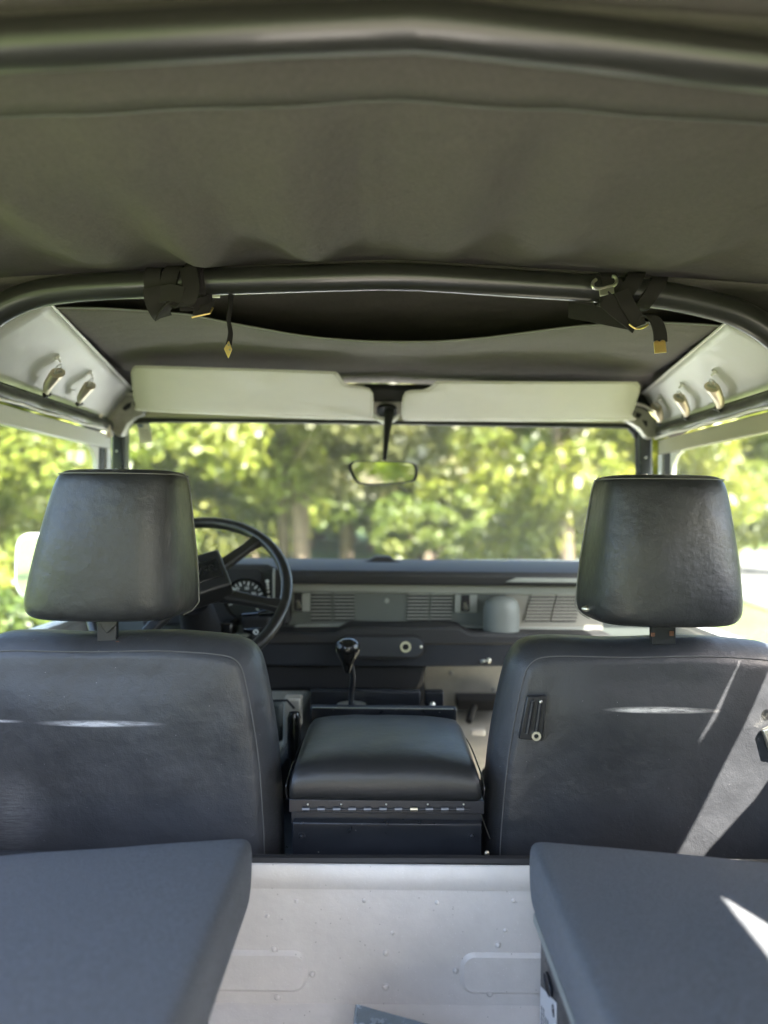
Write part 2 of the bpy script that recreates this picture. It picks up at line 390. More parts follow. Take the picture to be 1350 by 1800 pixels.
# ================================================================ SETTING
def gmat(name, c1, c2, scale, rough=.9, bump=.3):
    m = mat(name, c1, rough, bump=[('noise', scale*6, bump, .05)])
    t = m.node_tree; b = t.nodes['Principled BSDF']; tc = t.nodes.new('ShaderNodeTexCoord')
    n = t.nodes.new('ShaderNodeTexNoise'); n.inputs['Scale'].default_value = scale; n.inputs['Detail'].default_value = 8; n.inputs['Roughness'].default_value = .7
    r = t.nodes.new('ShaderNodeValToRGB'); r.color_ramp.elements[0].position = .35; r.color_ramp.elements[0].color = (*c1, 1)
    r.color_ramp.elements[1].position = .65; r.color_ramp.elements[1].color = (*c2, 1)
    t.links.new(tc.outputs['Object'], n.inputs[0]); t.links.new(n.outputs[0], r.inputs[0]); t.links.new(r.outputs[0], b.inputs['Base Color'])
    return m
M['lawn'] = gmat('mown_grass', (.065, .105, .020), (.13, .17, .04), .6)
M['road'] = gmat('pale_sunlit_asphalt', (.11, .108, .107), (.16, .157, .153), 1.5, .85)
M['drive'] = gmat('gravel_ground', (.22, .20, .15), (.32, .29, .22), 9)
g = MB()
def ground(u, v):
    x = (u-.5)*500; y = -120 + v*520
    z = 0.0
    if y > 30: z = .6*noise.noise(V((x*.02, y*.02, 0)))*min(1, (y-30)/40)
    return V((x, y, z))
g.grid(ground, 60, 60)
lawn = g.build('lawn', M['lawn'], origin=V((0,0,0))); tag(lawn, kind='structure')
# road sweeping from the right of the car round behind the trees
rc = cr_spline([(9.3, -40, 0), (9.3, 0, 0), (9.4, 12, 0), (11.6, 24, 0), (13.8, 36, 0), (14, 50, 0), (5, 64, 0), (-15, 74, 0), (-50, 86, 0)], 8)
def strip(pts, hw, z):
    a = []; b = []
    for i, p in enumerate(pts):
        d = (pts[min(i+1, len(pts)-1)] - pts[max(0, i-1)]).normalized(); q = V((-d.y, d.x, 0))
        a.append(p + q*hw); b.append(p - q*hw)
    return a, b
def drape(p, dz): 
    z = ground(p.x/500+.5, (p.y+120)/520).z
    return V((p.x, p.y, z + dz))
a, b = strip(rc, 3.0, 0)
rd = MB(); rd.ring([[drape(p, .04), drape(q, .04)] for p, q in zip(a, b)], closed=False, cap=False)
tag(rd.build('road', M['road'], origin=V((0,0,0))), kind='structure')
dv = MB(); dv.add([(-.7, -14, .012), (1.4, -14, .012), (1.4, 4.2, .012), (-.7, 4.2, .012)], [(0,1,2,3)])
tag(dv.build('gravel_driveway', M['drive'], origin=V((0,0,0))), kind='structure')
# ================================================================ VEHICLE BODY
car = thing('off_road_car', V((0, .9, 0)), 'soft-top off-road car seen from inside its load bed, pale bodywork, windscreen, doors and dashboard', 'car')
YB = 1.05                                   # bulkhead behind the front seats
# ---- rear bulkhead
zt = -.482
bh = MB(); bh.box(W(-.76, YB, -.69), W(.76, YB+.012, zt)); bulk = bh.build('rear_bulkhead', M['alu'], car, bevel=.002)
fl = MB(); fl.box(W(-.76, YB-.002, -.70), W(.76, -.35, -.685)); fl.add([W(-.76,YB,-.672),W(.76,YB,-.672),W(.76,YB-.03,-.6845),W(-.76,YB-.03,-.6845)], [(0,1,2,3)])
fl.build('load_floor', M['alu'], car)
lipm = MB(); lipm.grid(lambda u, v: W(-.76+1.52*u, YB-.0015-.0035*math.sin(v*math.pi), zt-.001-.032*v), 2, 5)
lipm.build('bulkhead_top_fold', M['alu'], bulk)
cap = MB(); cap.tube([W(x, YB+.010, zt+.002+.001*math.sin(x*9)) for x in [(-.76+1.52*k/20) for k in range(21)]], .0075, 8); cap.build('bulkhead_capping', M['blackrub'], car)
def emboss(x0, x1, z0, z1, r):
    lo = rrect(x0, z0, x1, z1, r, YB-.0002); li = rrect(x0+.005, z0+.005, x1-.005, z1-.005, r-.0045, YB-.0048)
    m_ = MB(); m_.ring([lo, li]); return m_
zr1 = (900-1672)/F*YB; zr0 = (900-1745)/F*YB
for (x0, x1) in ((-.60, (541-675)/F*YB+.006), ((809-675)/F*YB+.006, .60)):
    emboss(x0, x1, zr0, zr1, .019).build('pressed_panel', M['alu'], bulk)
riv = [(482,1668),(549,1712),(487,1753),(374,1755),(678,1675),(678,1735),(521,1584),(640,1583),(768,1586),(875,1661),(801,1706),(860,1746),(920,1545),(902,1583),(795,1545),(590,1545),(470,1545),(690,1640),(888,1635),(470,1610)]
for i, (px, py) in enumerate(riv):
    p = P(px, py, YB); r = .0042 if i in (0,1,2,3,4,5,9,10,11) else .0030
    q = MB(); q.ball(V((p.x, YB-.0008, p.z)), r, 12, 8, (1,.6,1)); 
    if r > .004: q.disc(V((p.x, YB-.0012, p.z)), (0,-1,0), .0045, .006, .0007, 14)
    q.build('rivet', M['alu'], bulk)
# ---- tub sides and wheel boxes, door waist
for sx in (-1, 1):
    t = MB(); t.box(W(sx*.775, -.35, -.70), W(sx*.79, 1.16, -.25)); t.build('tub_side', M['white'], car, bevel=.002)
    t = MB(); t.box(W(sx*.745, -.35, -.262), W(sx*.81, 1.16, -.245)); t.build('tub_capping', M['alu'], car, bevel=.003)
t = MB(); t.box(W(-.76, YB+.02, -.80), W(.76, 1.62, -.56)); t.build('seat_box', M['blackmet'], car, bevel=.004)
# footwell floor, bulkhead, tunnel
t = MB(); t.prism([W(-.76,2.26,-.55), W(-.76,1.92,-.60), W(-.76,1.62,-.66), W(-.76,1.62,-.72), W(-.76,2.26,-.72)], (1.52,0,0)); fw = t.build('footwell_floor', M['beigefloor'], car)
t = MB(); t.box(W(-.76, 2.20, -.60), W(.76, 2.22, -.17)); t.build('engine_bulkhead', M['beigefloor'], car)
t = MB(); t.prism([W(-.26,1.5,-.70), W(.115,1.5,-.70), W(.115,1.5,-.455), W(-.18,1.5,-.455), W(-.22,1.5,-.52)], (0,.68,0)); t.build('gearbox_tunnel', M['black'], car, bevel=.01)
t = MB(); t.box(P(545,1213,1.62), P(738,1245,1.64)); t.build('tunnel_panel', M['blackmet'], car, bevel=.004)
t = MB(); t.box(P(748,1216,1.63), P(778,1243,1.66)); t.build('tunnel_bracket', M['blackmet'], car, bevel=.003)
t = MB(); t.ball(P(760,1239,1.625), .007, 10, 6); t.build('bracket_bolt', M['steelclip'], car)
t = MB(); t.box(P(498,1228,1.62), P(531,1360,1.66)); t.build('tunnel_side', M['beigefloor'], car, bevel=.004)
t = MB(); t.box(P(470,1234,1.72), P(500,1300,1.75)); t.build('pedal_box', M['dashgrey'], car, bevel=.01)
t = MB(); t.tube([P(472,1232,1.6), P(505,1231,1.58), P(517,1245,1.57)], .0025, 8); t.build('brake_cable', M['black'], car)
t = MB(); t.tube([P(833,1242,1.98), P(824,1268,1.94)], .009, 8); t.build('foot_rest_rod', M['black'], car)
t = MB(); t.box(P(828,1283,1.90), P(852,1290,1.92)); t.build('floor_clip', M['white'], car, bevel=.003)
t = MB(); t.box(P(805,1231,2.10), P(882,1236,2.19)); t.build('floor_seam_strip', M['black'], car, bevel=.001)
t = MB(); t.disc(P(820,1230,2.195), (0,-1,0), 0, .016, .004, 16); t.build('grommet', M['black'], car)
t = MB(); t.tube([P(878,1204,2.0), P(876,1228,1.99)], .006, 8); t.build('heater_pipe', M['steelclip'], car)
for (px, py) in ((793,1183),(868,1212)):
    t = MB(); t.ball(P(px,py,2.196), .006, 8, 6); t.build('bulkhead_screw', M['alud'], car)
t = MB(); t.prism([P(440,1165,1.80), P(752,1165,1.80), P(745,1200,1.80), P(735,1216,1.80), P(440,1216,1.80)], (0,.12,0)); t.build('heater_box', M['black'], car, bevel=.01)
# ---- dashboard
YD = 1.86
dash = MB(); dash.box(W(-.72, YD, -.30), W(.72, YD+.14, -.175)); dash_o = dash.build('dashboard', M['dashgrey'], car, bevel=.006)
t = MB()
prof = [(1.795,-.158),(1.793,-.148),(1.80,-.138),(1.83,-.130),(2.12,-.130),(2.16,-.135),(2.16,-.17),(1.80,-.170)]
t.prism([W(-.72, y, z) for y, z in prof], (1.44,0,0)); pad = t.build('dash_top_pad', M['dashpad'], dash_o, bevel=.003)
t = MB(); t.prism([W(.285,1.788,-.160), W(.31,1.788,-.150), W(.72,1.788,-.150), W(.72,1.788,-.160)], (0,.02,0)); t.build('grab_rail', M['dashlight'], dash_o, bevel=.001)
t = MB(); t.box(W(.30,1.785,-.163), W(.50,1.80,-.1605)); t.build('grab_slot', M['black'], dash_o)
t = MB(); t.box(W(-.23, YD-.012, -.196), W(.72, YD+.02, -.172)); t.build('dash_upper_lip', M['dashlight'], dash_o, bevel=.005)
t = MB(); t.prism([P(507,1108,YD-.012), P(520,1098,YD-.012), P(592,1096,YD-.012), P(800,1097,YD-.012), P(850,1103,YD-.012), P(1040,1103,YD-.012), P(1040,1118,YD-.012), P(507,1118,YD-.012)], (0,.04,0)); t.build('dash_lower_lip', M['dashlight'], dash_o, bevel=.003)
t = MB(); t.prism([P(893,1030,YD-.004), P(1060,1030,YD-.004), P(1060,1110,YD-.004), P(870,1110,YD-.004)], (0,.03,0)); t.build('warm_dash_section', M['dashbeige'], dash_o, bevel=.003)
def vent(x0, x1, y0, y1, shear=0, slat=M['dashlight'], yy=YD, n=8, fill=.16):
    t = MB(); a_ = P(x0-1, y0-1, yy-.0035); 
    t.prism([P(x0+shear, y0-1, yy-.003), P(x1+shear, y0-1, yy-.003), P(x1, y1+1, yy-.003), P(x0, y1+1, yy-.003)], (0,.01,0))
    v = t.build('air_vent', M['black'], dash_o)
    for k in range(n):
        f = (k+.5)/n; y = y0 + (y1-y0)*f; h = (y1-y0)/n*fill; sx_ = shear*(1-f)
        q = MB(); q.prism([P(x0+sx_, y-h, yy-.007), P(x1+sx_, y-h, yy-.007), P(x1+sx_, y+h, yy-.007), P(x0+sx_, y+h, yy-.007)], (0,.004,0))
        q.build('vent_slat', slat, v)
vent(547,582,1040,1090); vent(587,622,1040,1090); vent(715,752,1042,1091,2); vent(756,793,1042,1091,3)
vent(922,965,1044,1092,12, M['dashbeige'], YD-.004, 8, .28); vent(968,1012,1044,1092,12, M['dashbeige'], YD-.004, 8, .28)
t = MB(); t.disc(P(680,1056,YD-.001), (0,-1,0), 0, .006, .003, 12); t.build('dash_screw', M['dashlight'], dash_o)
for (xc, x0, x1, y0, y1) in ((818,800,838,1045,1076), (524,513,545,1042,1074)):
    t = MB(); t.box(P(x0,y0,YD-.012), P(x1,y1,YD)); lt = t.build('windscreen_catch', M['dashlight'], dash_o, bevel=.002)
    t = MB(); t.box(P(xc-7,y0+1,YD-.016), P(xc+7,y1-1,YD-.011)); t.build('catch_slot', M['black'], lt, bevel=.001)
    t = MB(); t.tube([P(xc+1,y1-7,YD-.02), P(xc-1,y0+14,YD-.03)], [.006,.003], 8); t.build('catch_lever', M['steelclip'], lt)
# round demist housing
t = MB(); c0 = P(881,1110,YD-.045); rad = 31/F*YD
lo = [(rad*.98, -.02), (rad, .0), (rad, .035), (rad*.99,.055), (rad*.90,.071), (rad*.68,.080), (rad*.35,.084), (.001,.085)]
t.ring([[c0 + V((math.cos(2*math.pi*k/28)*r_, math.sin(2*math.pi*k/28)*r_*.8, h)) for k in range(28)] for r_, h in lo]); t.build('demist_housing', M['dashmid'], dash_o)
# lower shelf
YS = 1.76
t = MB(); t.prism([P(440,1112,YS), P(590,1112,YS), P(612,1102,YS), P(806,1103,YS), P(826,1114,YS), P(1080,1118,YS), P(1080,1134,YS), P(440,1134,YS)], (0,.10,0)); t.build('shelf_padding', M['dashpad'], dash_o, bevel=.006)
t = MB(); t.prism([P(430,1122,YS+.004), P(1090,1124,YS+.004), P(1090,1174,YS+.02), P(430,1170,YS+.02)], (0,.09,0)); sh = t.build('lower_shelf', M['shelf'], dash_o, bevel=.004)
def fpoly(px0, py0, px1, py1, Y, n=8):
    pts = []; r = (py1-py0)/2
    for (cx, a0) in ((px1-r, -90), (px0+r, 90)):
        for k in range(n+1):
            a = R(a0 + 180*k/n); pts.append(P(cx + r*math.cos(a), (py0+py1)/2 + r*math.sin(a), Y))
    return pts
t = MB(); t.prism(fpoly(590,1116,748,1159,YS-.002), (0,.006,0)); t.build('ash_tray_surround', M['black'], sh, bevel=.001)
t = MB(); t.prism(fpoly(594,1120,744,1155,YS-.004), (0,.006,0)); t.build('ash_tray_plate', M['shelf'], sh, bevel=.0015)
t = MB(); t.disc(P(713,1137,YS-.004), (0,-1,0), .0075, .0125, .004, 20); t.build('socket_ring', M['steelclip'], sh)
t = MB(); t.disc(P(713,1137,YS-.004), (0,-1,0), 0, .0075, .001, 16); t.build('socket_core', M['black'], sh)
t = MB(); t.ball(P(740,1137,YS-.003), .004, 8, 6); t.build('plate_screw', M['steelclip'], sh)
t = MB(); t.ball(P(859,1161,YS+.012), .0065, 10, 6); t.build('shelf_knob', M['steelclip'], sh)
t = MB(); t.tube([P(846,1163,YS+.012), P(852,1162,YS+.006)], .004, 8); t.build('shelf_clip', M['steelclip'], sh)
# instrument binnacle
YI = 1.80
t = MB(); t.prism([P(250,1000,YI-.01), P(300,992,YI-.01), P(470,992,YI-.01), P(478,996,YI-.01), P(502,1004,YI-.01), P(506,1100,YI-.01), P(250,1100,YI-.01)], (0,.12,0)); binn = t.build('instrument_binnacle', M['dashpad'], dash_o, bevel=.006)
t = MB(); t.prism([P(275,1000,YI-.014), P(452,1000,YI-.014), P(460,1008,YI-.014), P(464,1095,YI-.014), P(275,1095,YI-.014)], (0,.006,0)); t.build('binnacle_face', M['black'], binn, bevel=.001)
dc = P(432,1053,YI-.018)
t = MB(); t.disc(dc, (0,-1,0), 0, .044, .002, 40); t.build('speedometer_face', M['dial'], binn)
t = MB(); t.disc(dc, (0,-1,0), .044, .049, .006, 40); t.build('dial_bezel', M['gloss'], binn)
for k in range(17):
    a = R(200 - k*15); L0 = .032 if k % 2 == 0 else .036
    q = MB(); d = V((math.cos(a),0,math.sin(a))); n_ = V((-d.z,0,d.x))
    q.obox(dc + d*(L0+.041)/2 + V((0,-.0028,0)), d*((.041-L0)/2), n_*(.0016 if k % 2 == 0 else .0011), V((0,.0004,0))); q.build('speed_mark', M['ink'], binn)
for s_, px, py in (('40',417,1035),('60',434,1034),('80',446,1044),('20',409,1044)):
    text_mesh('speed_number', s_, .0105, M['ink'], binn, P(px,py,YI-.0212), (1,0,0), (0,0,1))
text_mesh('odometer_digits', '021445', .0075, M['ink'], binn, P(427,1044.5,YI-.0212), (1,0,0), (0,0,1))
t = MB(); a_ = P(420,1054,YI-.024); b_ = P(431,1047,YI-.024); t.tube([a_, b_], [.0028,.0018], 6); t.build('speed_needle', M['needle'], binn)
t = MB(); t.disc(P(418,1055,YI-.02), (0,-1,0), 0, .007, .006, 16); t.build('needle_hub', M['gloss'], binn)
t = MB(); t.prism([P(465,1006,YI-.014), P(478,1006,YI-.014), P(483,1062,YI-.014), P(469,1062,YI-.014)], (0,.005,0)); t.build('warning_light_strip', M['dial'], binn)
for k, (px, py) in enumerate(((470,1022),(470.6,1028),(471.2,1033.5),(471.8,1040),(472.5,1049))):
    t = MB(); h = .0035 if k else .0045
    t.disc(P(px,py,YI-.0145), (0,-1,0), 0, h, .001, 10 if k == 0 else 6); t.build('warning_symbol', M['ink'], binn)
t = MB(); t.box(P(479,1000,YI-.02), P(483,1062,YI-.012)); t.build('binnacle_edge_trim', M['dashlight'], binn, bevel=.001)
t = MB(); t.prism([P(632,990,2.0), P(650,984,2.0), P(660,978,2.0), P(684,978,2.0), P(692,984,2.0), P(712,990,2.0)], (0,.05,0)); t.build('wiper_motor_cover', M['dashpad'], pad, bevel=.004)
# steering column and stalks
WC = W(-.400, 1.60, -.172); e1 = V((1,0,0)); e2 = V((0,.69,.724)).normalized(); nn = e1.cross(e2)
t = MB(); t.tube([WC - nn*.03, WC - nn*.22], [.035,.05], 16); t.build('column_shroud', M['black'], car, bevel=0)
t = MB(); t.box(P(385,1095,1.70), P(420,1112,1.78)); t.build('ignition_barrel', M['gloss'], car, bevel=.004)
t = MB(); t.tube([P(425,1082,1.68), P(458,1079,1.67)], .004, 8); t.tube([P(456,1079,1.67), P(492,1074,1.66)], [.007,.011], 10); t.build('indicator_stalk', M['gloss'], car)
t = MB(); t.tube([P(430,1108,1.68), P(458,1112,1.66)], [.006,.012], 10); t.build('wiper_stalk', M['gloss'], car)
t = MB(); t.disc(P(450,1111,1.645), (0,-1,0), .003, .006, .001, 12); t.build('stalk_symbol', M['ink'], car)
t = MB(); t.box(P(425,1085,1.70), P(480,1100,1.76)); t.build('switch_housing', M['black'], car, bevel=.006)
# steering wheel
sw = MB(); RW = .199
sw.tube([WC + (e1*math.cos(a) + e2*math.sin(a))*RW for a in [2*math.pi*k/72 for k in range(72)]], .0125, 12, closed=True)
swo = sw.build('steering_wheel', M['wheel'], car)
ROT = R(24)
for a in (ROT+R(27), ROT-R(33), ROT+R(180-27), ROT+R(180+33)):
    d = e1*math.cos(a) + e2*math.sin(a); n2 = nn.cross(d)
    t = MB(); loops = []
    for f, hw, hh, lift in ((.25,.019,.008,.012),(.5,.016,.007,.008),(.8,.014,.007,.002),(.97,.018,.008,0)):
        c = WC + d*RW*f + nn*lift; loops.append([c - n2*hw - nn*hh, c + n2*hw - nn*hh, c + n2*hw*.7 + nn*hh, c - n2*hw*.7 + nn*hh])
    t.ring(loops); t.build('wheel_spoke', M['wheel'], swo, bevel=.003)
bd = e1*math.cos(ROT) + e2*math.sin(ROT); bn = nn.cross(bd)
t = MB(); t.obox(WC + nn*.028 - bd*.004, bd*.084, bn*.052, nn*.024); boss = t.build('horn_pad', M['wheel'], swo, bevel=.007, seg=3)
t = MB(); t.obox(WC + nn*.0525 - bd*.004, bd*.074, bn*.026, nn*.0014); t.build('pad_badge_band', M['gloss'], boss, bevel=.002)
text_mesh('pad_lettering', 'ROVER', .026, M['wheel'], boss, WC + nn*.0542 + bd*.022, bd, bn, .0006)

# ---- windscreen: frame, pillars, glass, header
YW = 2.0
def YWof(py): return 2.0 + (py-740)*.0005
innerTop = [P(216,1000,2.13), P(216,790,YWof(790)), P(218,765,YWof(765)), P(226,748,YWof(748)), P(245,739,YWof(739)), P(400,738,YW), P(670,741,YW), P(900,745,YW), P(1085,748,YW), P(1108,753,YWof(753)), P(1119,768,YWof(768)), P(1122,790,YWof(790)), P(1122,1000,2.13)]
t = MB(); t.tube(cr_spline(innerTop, 4), .0085, 8); fr = t.build('windscreen_rubber', M['blackrub'], car)
t = MB()
t.box(P(212,722,1.99), P(1128,742,2.03)) if False else t.prism([P(200,706,1.985), P(1140,714,1.985), P(1128,744,1.985), P(660,738,1.985), P(225,733,1.985)], (0,.045,0)); hdr = t.build('windscreen_header', M['visor'], car, bevel=.004)
for (pts) in ([P(196,742,1.985), P(219,742,1.985), P(217,1010,2.13), P(188,1010,2.13)], [P(1124,756,1.985), P(1147,756,1.985), P(1152,1010,2.13), P(1126,1010,2.13)]):
    t = MB(); t.prism(pts, (0,.045,0)); pl = t.build('windscreen_pillar', M['blackmet'], car, bevel=.006)
    for k in (.18, .30, .42):
        c = pts[0].lerp(pts[3], k)*.55 + pts[1].lerp(pts[2], k)*.45
        q = MB(); q.ball(c + V((0,-.001,0)), .0028, 8, 6); q.build('pillar_screw', M['steelclip'], pl)
t = MB(); t.prism([P(225,742,2.012), P(1118,750,2.012), P(1124,1005,2.145), P(212,1005,2.145)], (0,.004,0)); t.build('windscreen', M['glass'], car)
t = MB(); t.prism([P(180,985,2.15), P(1170,985,2.15), P(1170,1010,2.15), P(180,1010,2.15)], (0,.03,0)); t.build('windscreen_lower_rail', M['bodywhite'], car)
t = MB(); t.prism([P(700,1100,2.2)*0+W(-.72,2.2,-.155), W(.72,2.2,-.155), W(.66,3.25,-.235), W(-.66,3.25,-.235)], (0,0,-.03)); t.build('bonnet', M['bodywhite'], car, bevel=.01)
for sx in (-1,1):
    t = MB(); t.box(W(sx*.66,2.2,-.9), W(sx*.82,3.4,-.30)); t.build('front_wing', M['bodywhite'], car, bevel=.015)
# corner castings with pockets
for (pts, holes, seam) in (
    ([(186,745),(184,722),(190,706),(204,697),(224,694),(243,698),(250,715),(252,728),(236,734),(222,746),(214,765),(204,766)],
     [[(214,718),(224,709),(231,707),(229,716),(220,722)],[(235,706),(242,706),(243,714),(237,716)]], [(186,708),(198,697),(215,692),(238,694)]),
    ([(1098,738),(1096,716),(1108,712),(1128,716),(1143,725),(1157,742),(1160,758),(1156,768),(1145,771),(1136,768),(1126,753),(1112,744)],
     [[(1106,727),(1110,720),(1116,722),(1113,730)],[(1119,724),(1129,728),(1124,735),(1117,733)],[(1129,738),(1138,740),(1138,750),(1134,748)]], [(1108,709),(1128,712),(1146,722),(1160,742)])):
    t = MB(); t.prism([P(x,y,1.955) for x,y in pts], (0,.03,0)); c = t.build('corner_casting', M['alud'], car, bevel=.003)
    for h in holes:
        t = MB(); t.prism([P(x,y,1.953) for x,y in h], (0,.004,0)); t.build('casting_pocket', M['black'], c)
    t = MB(); t.tube(cr_spline([P(x,y,1.95) for x,y in seam], 4), .004, 8); t.build('casting_rim', M['alu'], c)
for (px,py,x1,y1) in ((186,680,238,716),(1106,690,1164,722)):
    t = MB(); t.prism([P(px,py+14,1.962), P((px+x1)/2,py-1,1.962), P(x1,py+8,1.962), P(x1+2,y1,1.962), P(px,y1,1.962)], (0,.03,0)); t.build('corner_gusset', M['black'], car, bevel=.003)
t = MB(); t.tube([P(188,748,1.93), P(194,768,1.93)], .008, 8); t.ball(P(176,725,1.9), .006, 8,6, (.8,.8,2.6)); t.build('corner_bracket', M['horn'], car)
# header canvas screen sticker
stk = MB(); stk.prism([P(240,742,2.006), P(262,743,2.006), P(268,778,2.02), P(246,779,2.02)], (0,.001,0)); so_ = stk.build('windscreen_sticker', M['screensticker'], V and car)
t = MB(); t.prism([P(242,746,2.004), P(251,746,2.004), P(252,751,2.006), P(243,751,2.006)], (0,.001,0)); t.build('sticker_print', M['stickerblue'], so_)
for k in range(4):
    t = MB(); t.prism([P(245+k,756+k*5,2.009), P(262+k,756+k*5,2.009), P(262+k,757.6+k*5,2.010), P(245+k,757.6+k*5,2.010)], (0,.001,0)); t.build('sticker_line', M['dashbeige'], so_)
# base of the mirror mount
t = MB(); t.prism([P(655,706,1.95), P(706,706,1.95), P(704,727,1.95), P(697,737,1.95), P(688,742,1.95), P(672,742,1.95), P(663,737,1.95), P(656,727,1.95)], (0,.03,0)); t.build('mirror_mount_plate', M['alu'], car, bevel=.003)
# ---- doors: side rails, seals, window frames, glass, waist
for sx in (-1, 1):
    X = sx*.705
    d = MB(); d.box(W(X, .95, -.90), W(X+sx*.04, 2.06, -.262)); door = d.build('side_door', M['white'], car, bevel=.008)
    t = MB(); t.box(W(X-sx*.012, 1.18, -.60), W(X-sx*.001, 2.0, -.29)); t.build('door_trim', M['shelf'], door, bevel=.005)
    t = MB(); t.box(W(X-sx*.004, 1.10, -.262), W(X+sx*.03, 2.06, -.250)); t.build('window_sill', M['alu'], door, bevel=.002)
    t = MB(); t.box(W(X, 1.10, .155), W(X+sx*.02, 1.985, .192)); t.build('window_top_rail', M['visor'] if sx > 0 else M['white'], door, bevel=.003)
    t = MB(); t.box(W(X, 1.955, -.25), W(X+sx*.02, 1.985, .155)); t.build('window_front_post', M['white'], door, bevel=.003)
    t = MB(); t.box(W(X+sx*.004, 1.915, -.25), W(X+sx*.018, 1.953, .154)); t.build('window_channel', M['blackrub'], door, bevel=.002)
    t = MB(); t.box(W(X+sx*.002, 1.10, -.25), W(X+sx*.02, 1.13, .155)); t.build('window_rear_post', M['white'], door, bevel=.003)
    t = MB(); t.box(W(X+sx*.009, 1.13, -.25), W(X+sx*.013, 1.915, .155)); t.build('window_pane', M['glass'], door)
    q = MB(); q.prism([W(X+sx*.006, 1.914, .154), W(X+sx*.006, 1.84, .154), W(X+sx*.006, 1.875,.145), W(X+sx*.006, 1.897,.125), W(X+sx*.006,1.905,.08), W(X+sx*.006,1.905,-.25), W(X+sx*.006,1.914,-.25)], (sx*.010,0,0)); q.build('window_corner', M['alu'], door)
    # header rail above the door with its puckered rubber seal
    t = MB(); t.box(W(X+sx*.0, .95, .228), W(X+sx*.03, 1.99, .26)); t.build('roof_side_rail', M['blackrub'], car, bevel=.003)
    t = MB(); L = []
    for k in range(60):
        y = 1.0 + .97*k/59; wv = .002*math.sin(y*23+sx) + .0015*math.sin(y*51)
        L.append([W(X-sx*(.002+.014*math.sin(a_)+ wv*math.sin(a_)), y, .226 - .030*(1-math.cos(a_))/2) for a_ in [math.pi*j/8 for j in range(9)]] )
    t.ring(L, closed=False, cap=False); t.build('door_seal', M['rubseal'], car, solid=.002)
    t = MB(); t.tube([W(X-sx*.012, 1.0+.97*k/30, .197+.0015*math.sin(k)) for k in range(31)], .0035, 8); t.build('seal_bead', M['alu'], car)

# side panels inside the roof (carry the hanging clips)
panels = {}
for sx, T0, T1 in ((-1, P(95,540,1.27), P(232,683,1.955)), (1, P(1268,573,1.27), P(1130,690,1.955))):
    d = (T1-T0); T00 = T0 - d*((T0.y-1.226)/d.y)
    B0 = W(sx*.703, T00.y, .232); B1 = W(sx*.703, 1.965, .232)
    fnp = (lambda T00, T1, B0, B1, sx: (lambda u, v: T00.lerp(T1, u).lerp(B0.lerp(B1, u), v) + V((sx*.004*math.sin(math.pi*v),0,.0015*math.sin(u*9)*math.sin(math.pi*v)))))(T00, T1, B0, B1, sx); panels[sx] = fnp
    m_ = MB(); m_.grid(fnp, 16, 8)
    po = m_.build('roof_side_panel', M['panelwhite'], car, solid=.003)
    t = MB(); t.tube([T00.lerp(T1, k/12)+V((-sx*.001,0,-.002)) for k in range(13)], .0028, 6); t.build('panel_edge_bead', M['alu'], po)
# exterior door mirrors
def ext_mirror(c, sx):
    lp = []
    for k in range(28):
        a_ = 2*math.pi*k/28; ca, sa = math.cos(a_), math.sin(a_)
        lp.append(V((abs(ca)**.55*math.copysign(1,ca)*.070, 0, abs(sa)**.55*math.copysign(1,sa)*.094)))
    m_ = MB(); m_.ring([[c + p*f + V((0,y,0)) for p in lp] for f, y in ((.93,0),(1,.006),(1,.03),(.9,.055),(.6,.075),(.2,.082))]); mo = m_.build('door_mirror', M['bodywhite'], car)
    m_ = MB(); m_.ring([[c + p*f + V((0,y,0)) for p in lp] for f, y in ((.88,-.002),(.88,-.0005))]); m_.build('mirror_glass', M['mirror'], mo)
    m_ = MB(); m_.tube([c + V((0,.04,-.03)), W(sx*.80, c.y+.03, c.z-CZ-.10), W(sx*.74, c.y+.03, c.z-CZ-.16)], .008, 8); m_.build('mirror_arm', M['blackrub'], mo)
ext_mirror(P(68, 996, 2.15) , -1)
ext_mirror(P(1245, 1035, 2.15), 1)

# ================================================================ ROOF CANVAS
canv = thing('canvas_roof', W(0, .6, .36), 'dark olive canvas soft top stretched over the roll bars above the seats', 'canvas roof')
def roofz(x):                      # follows the peaked hoops
    ax = abs(x - .01)
    z = .402 - .050*ax - .010*max(0, ax-.0)**2
    return z
def rear_canvas(u, v):
    x = -.75 + 1.5*u; y = -.40 + 1.655*v
    z = roofz(x) + .004
    if abs(x) > .66: z -= (abs(x)-.66)**2*3.2
    # sag between the hoops and gather folds running fore and aft
    s = math.sin(math.pi*min(1, max(0, (y-.62)/.60)))**.7
    z += -.017*s
    f = max(0, min(1, (y-.70)/.2))
    # diagonal drag folds, stronger on the left
    ph = x*38 + y*2.5 + 2.2*noise.noise(V((x*5, y*2.2, 7.7)))
    z += f*(.019*math.sin(ph)*(.6+.8*noise.noise(V((x*4, y*3, 5.1)))) * (1.0 if x < -.02 else .5) * max(0,1-max(0,(y-1.12)/.12)) + .006*noise.noise(V((x*9, y*5, 1.3))) + .0025*noise.noise(V((x*26, y*9, 4.3))))
    # dip towards the front hoop
    k = max(0, 1-abs(y-1.07)/.15); k = k*k*(3-2*k); z -= .006*k*(1+1.8*noise.noise(V((x*8, 0, 2.2))))
    return W(x, y, z)
t = MB(); t.grid(rear_canvas, 160, 150); t.build('rear_canvas_panel', M['canvas'], canv, solid=.0015)
t = MB()
t.grid(lambda u, v: (lambda p: V((p.x, p.y, p.z-.0022-.0012*(v))))(rear_canvas(u, (.60 + .128*v + .40)/1.655)), 120, 6); t.build('canvas_hem_band', M['canvas'], canv, solid=.001)
